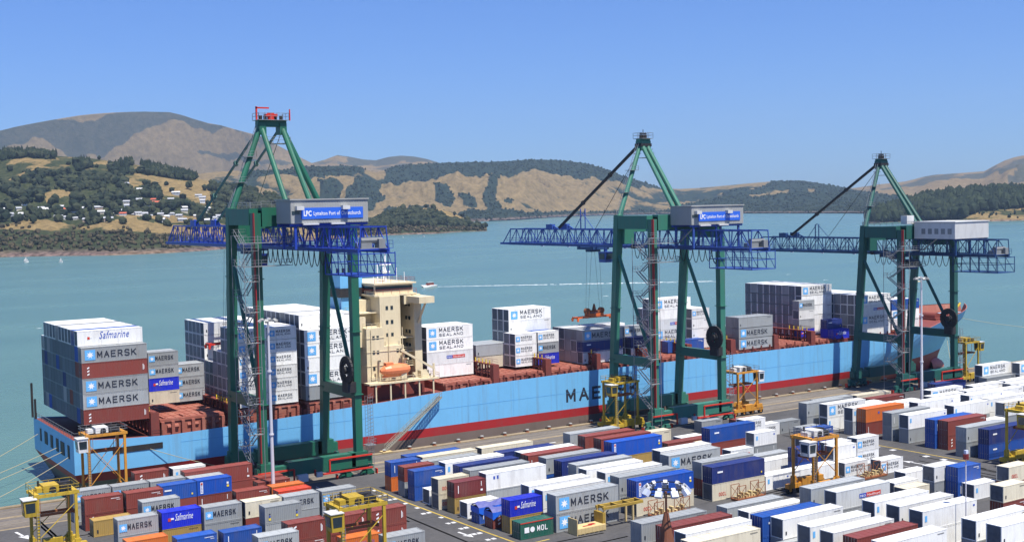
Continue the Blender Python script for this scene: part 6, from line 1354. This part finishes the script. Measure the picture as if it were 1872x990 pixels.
# ------------------------------------------------------------------ yard odds and ends
def crate(x, y, label, L_=5.4, col='timber'):
    e = empty('flat_rack', (x, y, 0), 0, label, 'flat rack', 'flat racks and lashing frames')
    mb = MB(); mb.box(0, L_, 0, 2.4, .15, 1.05)
    for k in range(6): mb.box(.3+k*(L_-.9)/5, .6+k*(L_-.9)/5, .05, 2.35, 0, .16)
    for k in range(8): mb.box(.05+k*L_/8, L_/8*(k+1)-.05, -.03, 0, .2, 1.0)
    mb.build('bed', M[col], e)
    mb = MB(); mb.box(-.12, .02, 0, 2.4, 0, 2.5); mb.build('end_wall', M[col], e)
    mb = MB(); mb.box(L_*.55, L_*.75, .9, 1.5, 1.05, 1.13); mb.box(L_*.3, L_*.6, .7, 1.0, 1.05, 1.11); mb.build('lashing_gear', M['hull_red'], e)
    return e
crate(108.8, 149.6, 'pale timber-coloured flat rack in front of the starred grey containers')
g1 = empty('lifting_frame', (114.4, 150.2, 0), 0, 'yellow steel lifting frame beside the timber flat rack', 'lifting frame')
mb = MB()
for X in (0, 5.6):
    for y in (0, 1.8): mb.beam((X,y,0),(X,y,3.1),.28)
mb.build('leg', M['timber'], g1)
mb = MB()
for y in (0, 1.8): mb.box(-.3, 7.6, y-.18, y+.18, 3.1, 3.5)
for X in (0, 2.4, 4.8, 7.2): mb.box(X, X+.3, 0, 1.8, 3.2, 3.6)
mb.box(-.5,0,-.2,2.1,0,2.7); mb.build('top_frame', paint('worn_yellow', (.36,.24,.04), .6, amount=.5, dirt=(.12,.07,.03)), g1)
def cage(x, y, L_, label):
    e = empty('lashing_cage', (x, y, 0), 0, label, 'lashing cage', 'flat racks and lashing frames')
    mb = MB(); mb.box(0, L_, 0, 1.6, .1, .4)
    for X in (0, 1.9, L_-1.9, L_):
        for y_ in (0, 1.6): mb.beam((X,y_,.1),(X,y_,2.6),.09)
    for a, b_ in ((0,1.9),(L_-1.9,L_)):
        for y_ in (0, 1.6): mb.beam((a,y_,2.6),(b_,y_,2.6),.09); mb.beam((a,y_,2.4),(b_,y_,.4),.06); mb.beam((b_,y_,2.4),(a,y_,.4),.06)
    mb.build('frame', M['rust'], e)
    mb = MB()
    for k in range(9): mb.box(.3+k*(L_-.8)/9, .7+k*(L_-.8)/9, .3, 1.2, .4, .7+.3*(k%3)); 
    mb.build('twistlock_bins', M['timber'], e)
cage(124.5, 150.3, 7.4, 'open rusty lashing cage in front of the bright blue container')
cage(142.5, 150.3, 6.4, 'open rusty lashing cage in front of the navy container')
cage(171.0, 148.0, 6.2, 'rusty twistlock rack between the white containers on the right')
e = crate(153.2, 108.6, 'yellow flat rack end beside white refrigerated containers at bottom right', 3.2, 'yellow_mark')

# ------------------------------------------------------------------ boats
mbk = empty('motor_boat', (402, 716, -3), rad(188), 'small white motor boat running left with a long wake', 'boat')
mb = MB(); mb.hexa([(-5.5,-1.5,-.3),(4.5,-1.2,-.3),(4.5,1.2,-.3),(-5.5,1.5,-.3),(-5.8,-1.8,1.2),(7.0,-.2,1.6),(7.0,.2,1.6),(-5.8,1.8,1.2)]); mb.build('hull', M['white'], mbk)
mb = MB(); mb.hexa([(-3.5,-1.2,1.2),(2.4,-1.1,1.3),(2.4,1.1,1.3),(-3.5,1.2,1.2),(-3.3,-1.0,2.9),(1.2,-.9,2.9),(1.2,.9,2.9),(-3.3,1.0,2.9)]); mb.build('cabin', M['deck2'], mbk)
mb = MB(); mb.box(-3.3,1.8,-1.2,1.2,2.9,3.05); mb.tube((-1,0,3),(-1,0,4.6),.06,5); mb.build('cabin_roof', M['white'], mbk)
mb = MB(); rw = random.Random(9); p0 = V(407, 713, 0); p1 = V(560, 605, 0)
d_ = (p1-p0).normalized(); s_ = V(-d_.y, d_.x, 0); n_ = 90; L_ = (p1-p0).length
for lane in (-1, 0, 1):
    for k in range(n_):
        t_ = k/n_; wd = (.7+2.4*t_)*(1-t_*.5); off = lane*(.8+4.2*t_**1.1)
        if lane and rw.random() < .3+.3*t_: continue
        if not lane and rw.random() < t_*.35: continue
        ww = wd*(.9 if not lane else .45)*rw.uniform(.6,1.3)
        a = p0+d_*(L_*t_)+s_*off; b_ = p0+d_*(L_*(t_+1.15/n_))+s_*(off*1.01+rw.uniform(-.2,.2)); z = -2.985+.002*(lane+1)
        mb.poly([(*(a-s_*ww).xy, z), (*(b_-s_*ww*.9).xy, z), (*(b_+s_*ww*.9).xy, z), (*(a+s_*ww).xy, z)][::1])
tag(mb.build('boat_wake', M['foam']), kind='structure')
for i, (x, y, h, lb_) in enumerate([(305,1480,6.5,'small white sailing boat at the far left near the rocky shore'),(332,1430,6,'small white sailing boat second from left below the rocky shore'),(1020,1905,7,'tiny white sailing boat off the low headland, left of two'),(1072,1925,6,'tiny white sailing boat off the low headland, right of two'),(1420,2320,8,'lone sailing boat in open water beside the middle crane boom')]):
    e = empty('sailing_boat', (x, y, -3), rad(30+20*i), lb_, 'boat', 'sailing boats on the harbour')
    mb = MB(); mb.hexa([(-3,-.8,-.3),(2.5,-.7,-.3),(2.5,.7,-.3),(-3,.8,-.3),(-3.2,-1.1,.9),(4.2,-.1,1.1),(4.2,.1,1.1),(-3.2,1.1,.9)]); mb.box(-1.6,1.2,-.6,.6,.9,1.5); mb.build('hull', M['white'], e)
    mb = MB(); mb.tube((.6,0,.9),(.6,0,h),.09,6); mb.tube((.6,0,1.8),(-3,0,1.7),.07,6); mb.build('mast', M['galv'], e)
    mb = MB(); mb.poly([(.5,.02,1.9),(-2.9,.5,1.9),(.5,.02,h-.3)]); mb.poly([(.8,.02,h-1.5),(3.9,-.3,1.2),(1.0,.3,1.5)]); o = mb.build('sail', M['white'], e); o.modifiers.new('t', 'SOLIDIFY').thickness = .04
# a few whitecaps
mb = MB()
for x, y in ((520,500),(470,430),(350,640),(610,560),(130,610),(430,560),(700,900),(455,395),(640,620)):
    for k in range(4):
        a = V(x+rw.uniform(-2,2), y+rw.uniform(-1,1), -2.985+.003*k); mb.poly([a+V(-.9,-.25,0), a+V(.7,-.3,0), a+V(1.0,.2,0), a+V(-.4,.35,0)])
tag(mb.build('whitecaps', M['foam']), kind='structure')

# ------------------------------------------------------------------ haze
if True:
    mb = MB(); mb.box(-3200, 9300, -1600, 9600, -8, 900)
    Mh = bpy.data.materials.new('haze_air'); Mh.use_nodes = True; n = Mh.node_tree.nodes; n.clear()
    o_ = n.new('ShaderNodeOutputMaterial'); v_ = n.new('ShaderNodeVolumePrincipled'); v_.inputs['Color'].default_value = (.55,.76,1.0,1); v_.inputs['Density'].default_value = 5e-5; v_.inputs['Anisotropy'].default_value = .2
    Mh.node_tree.links.new(v_.outputs[0], o_.inputs['Volume'])
    tag(mb.build('haze', Mh), kind='stuff')
print('objects', len(bpy.data.objects), 'containers', len(CONT))
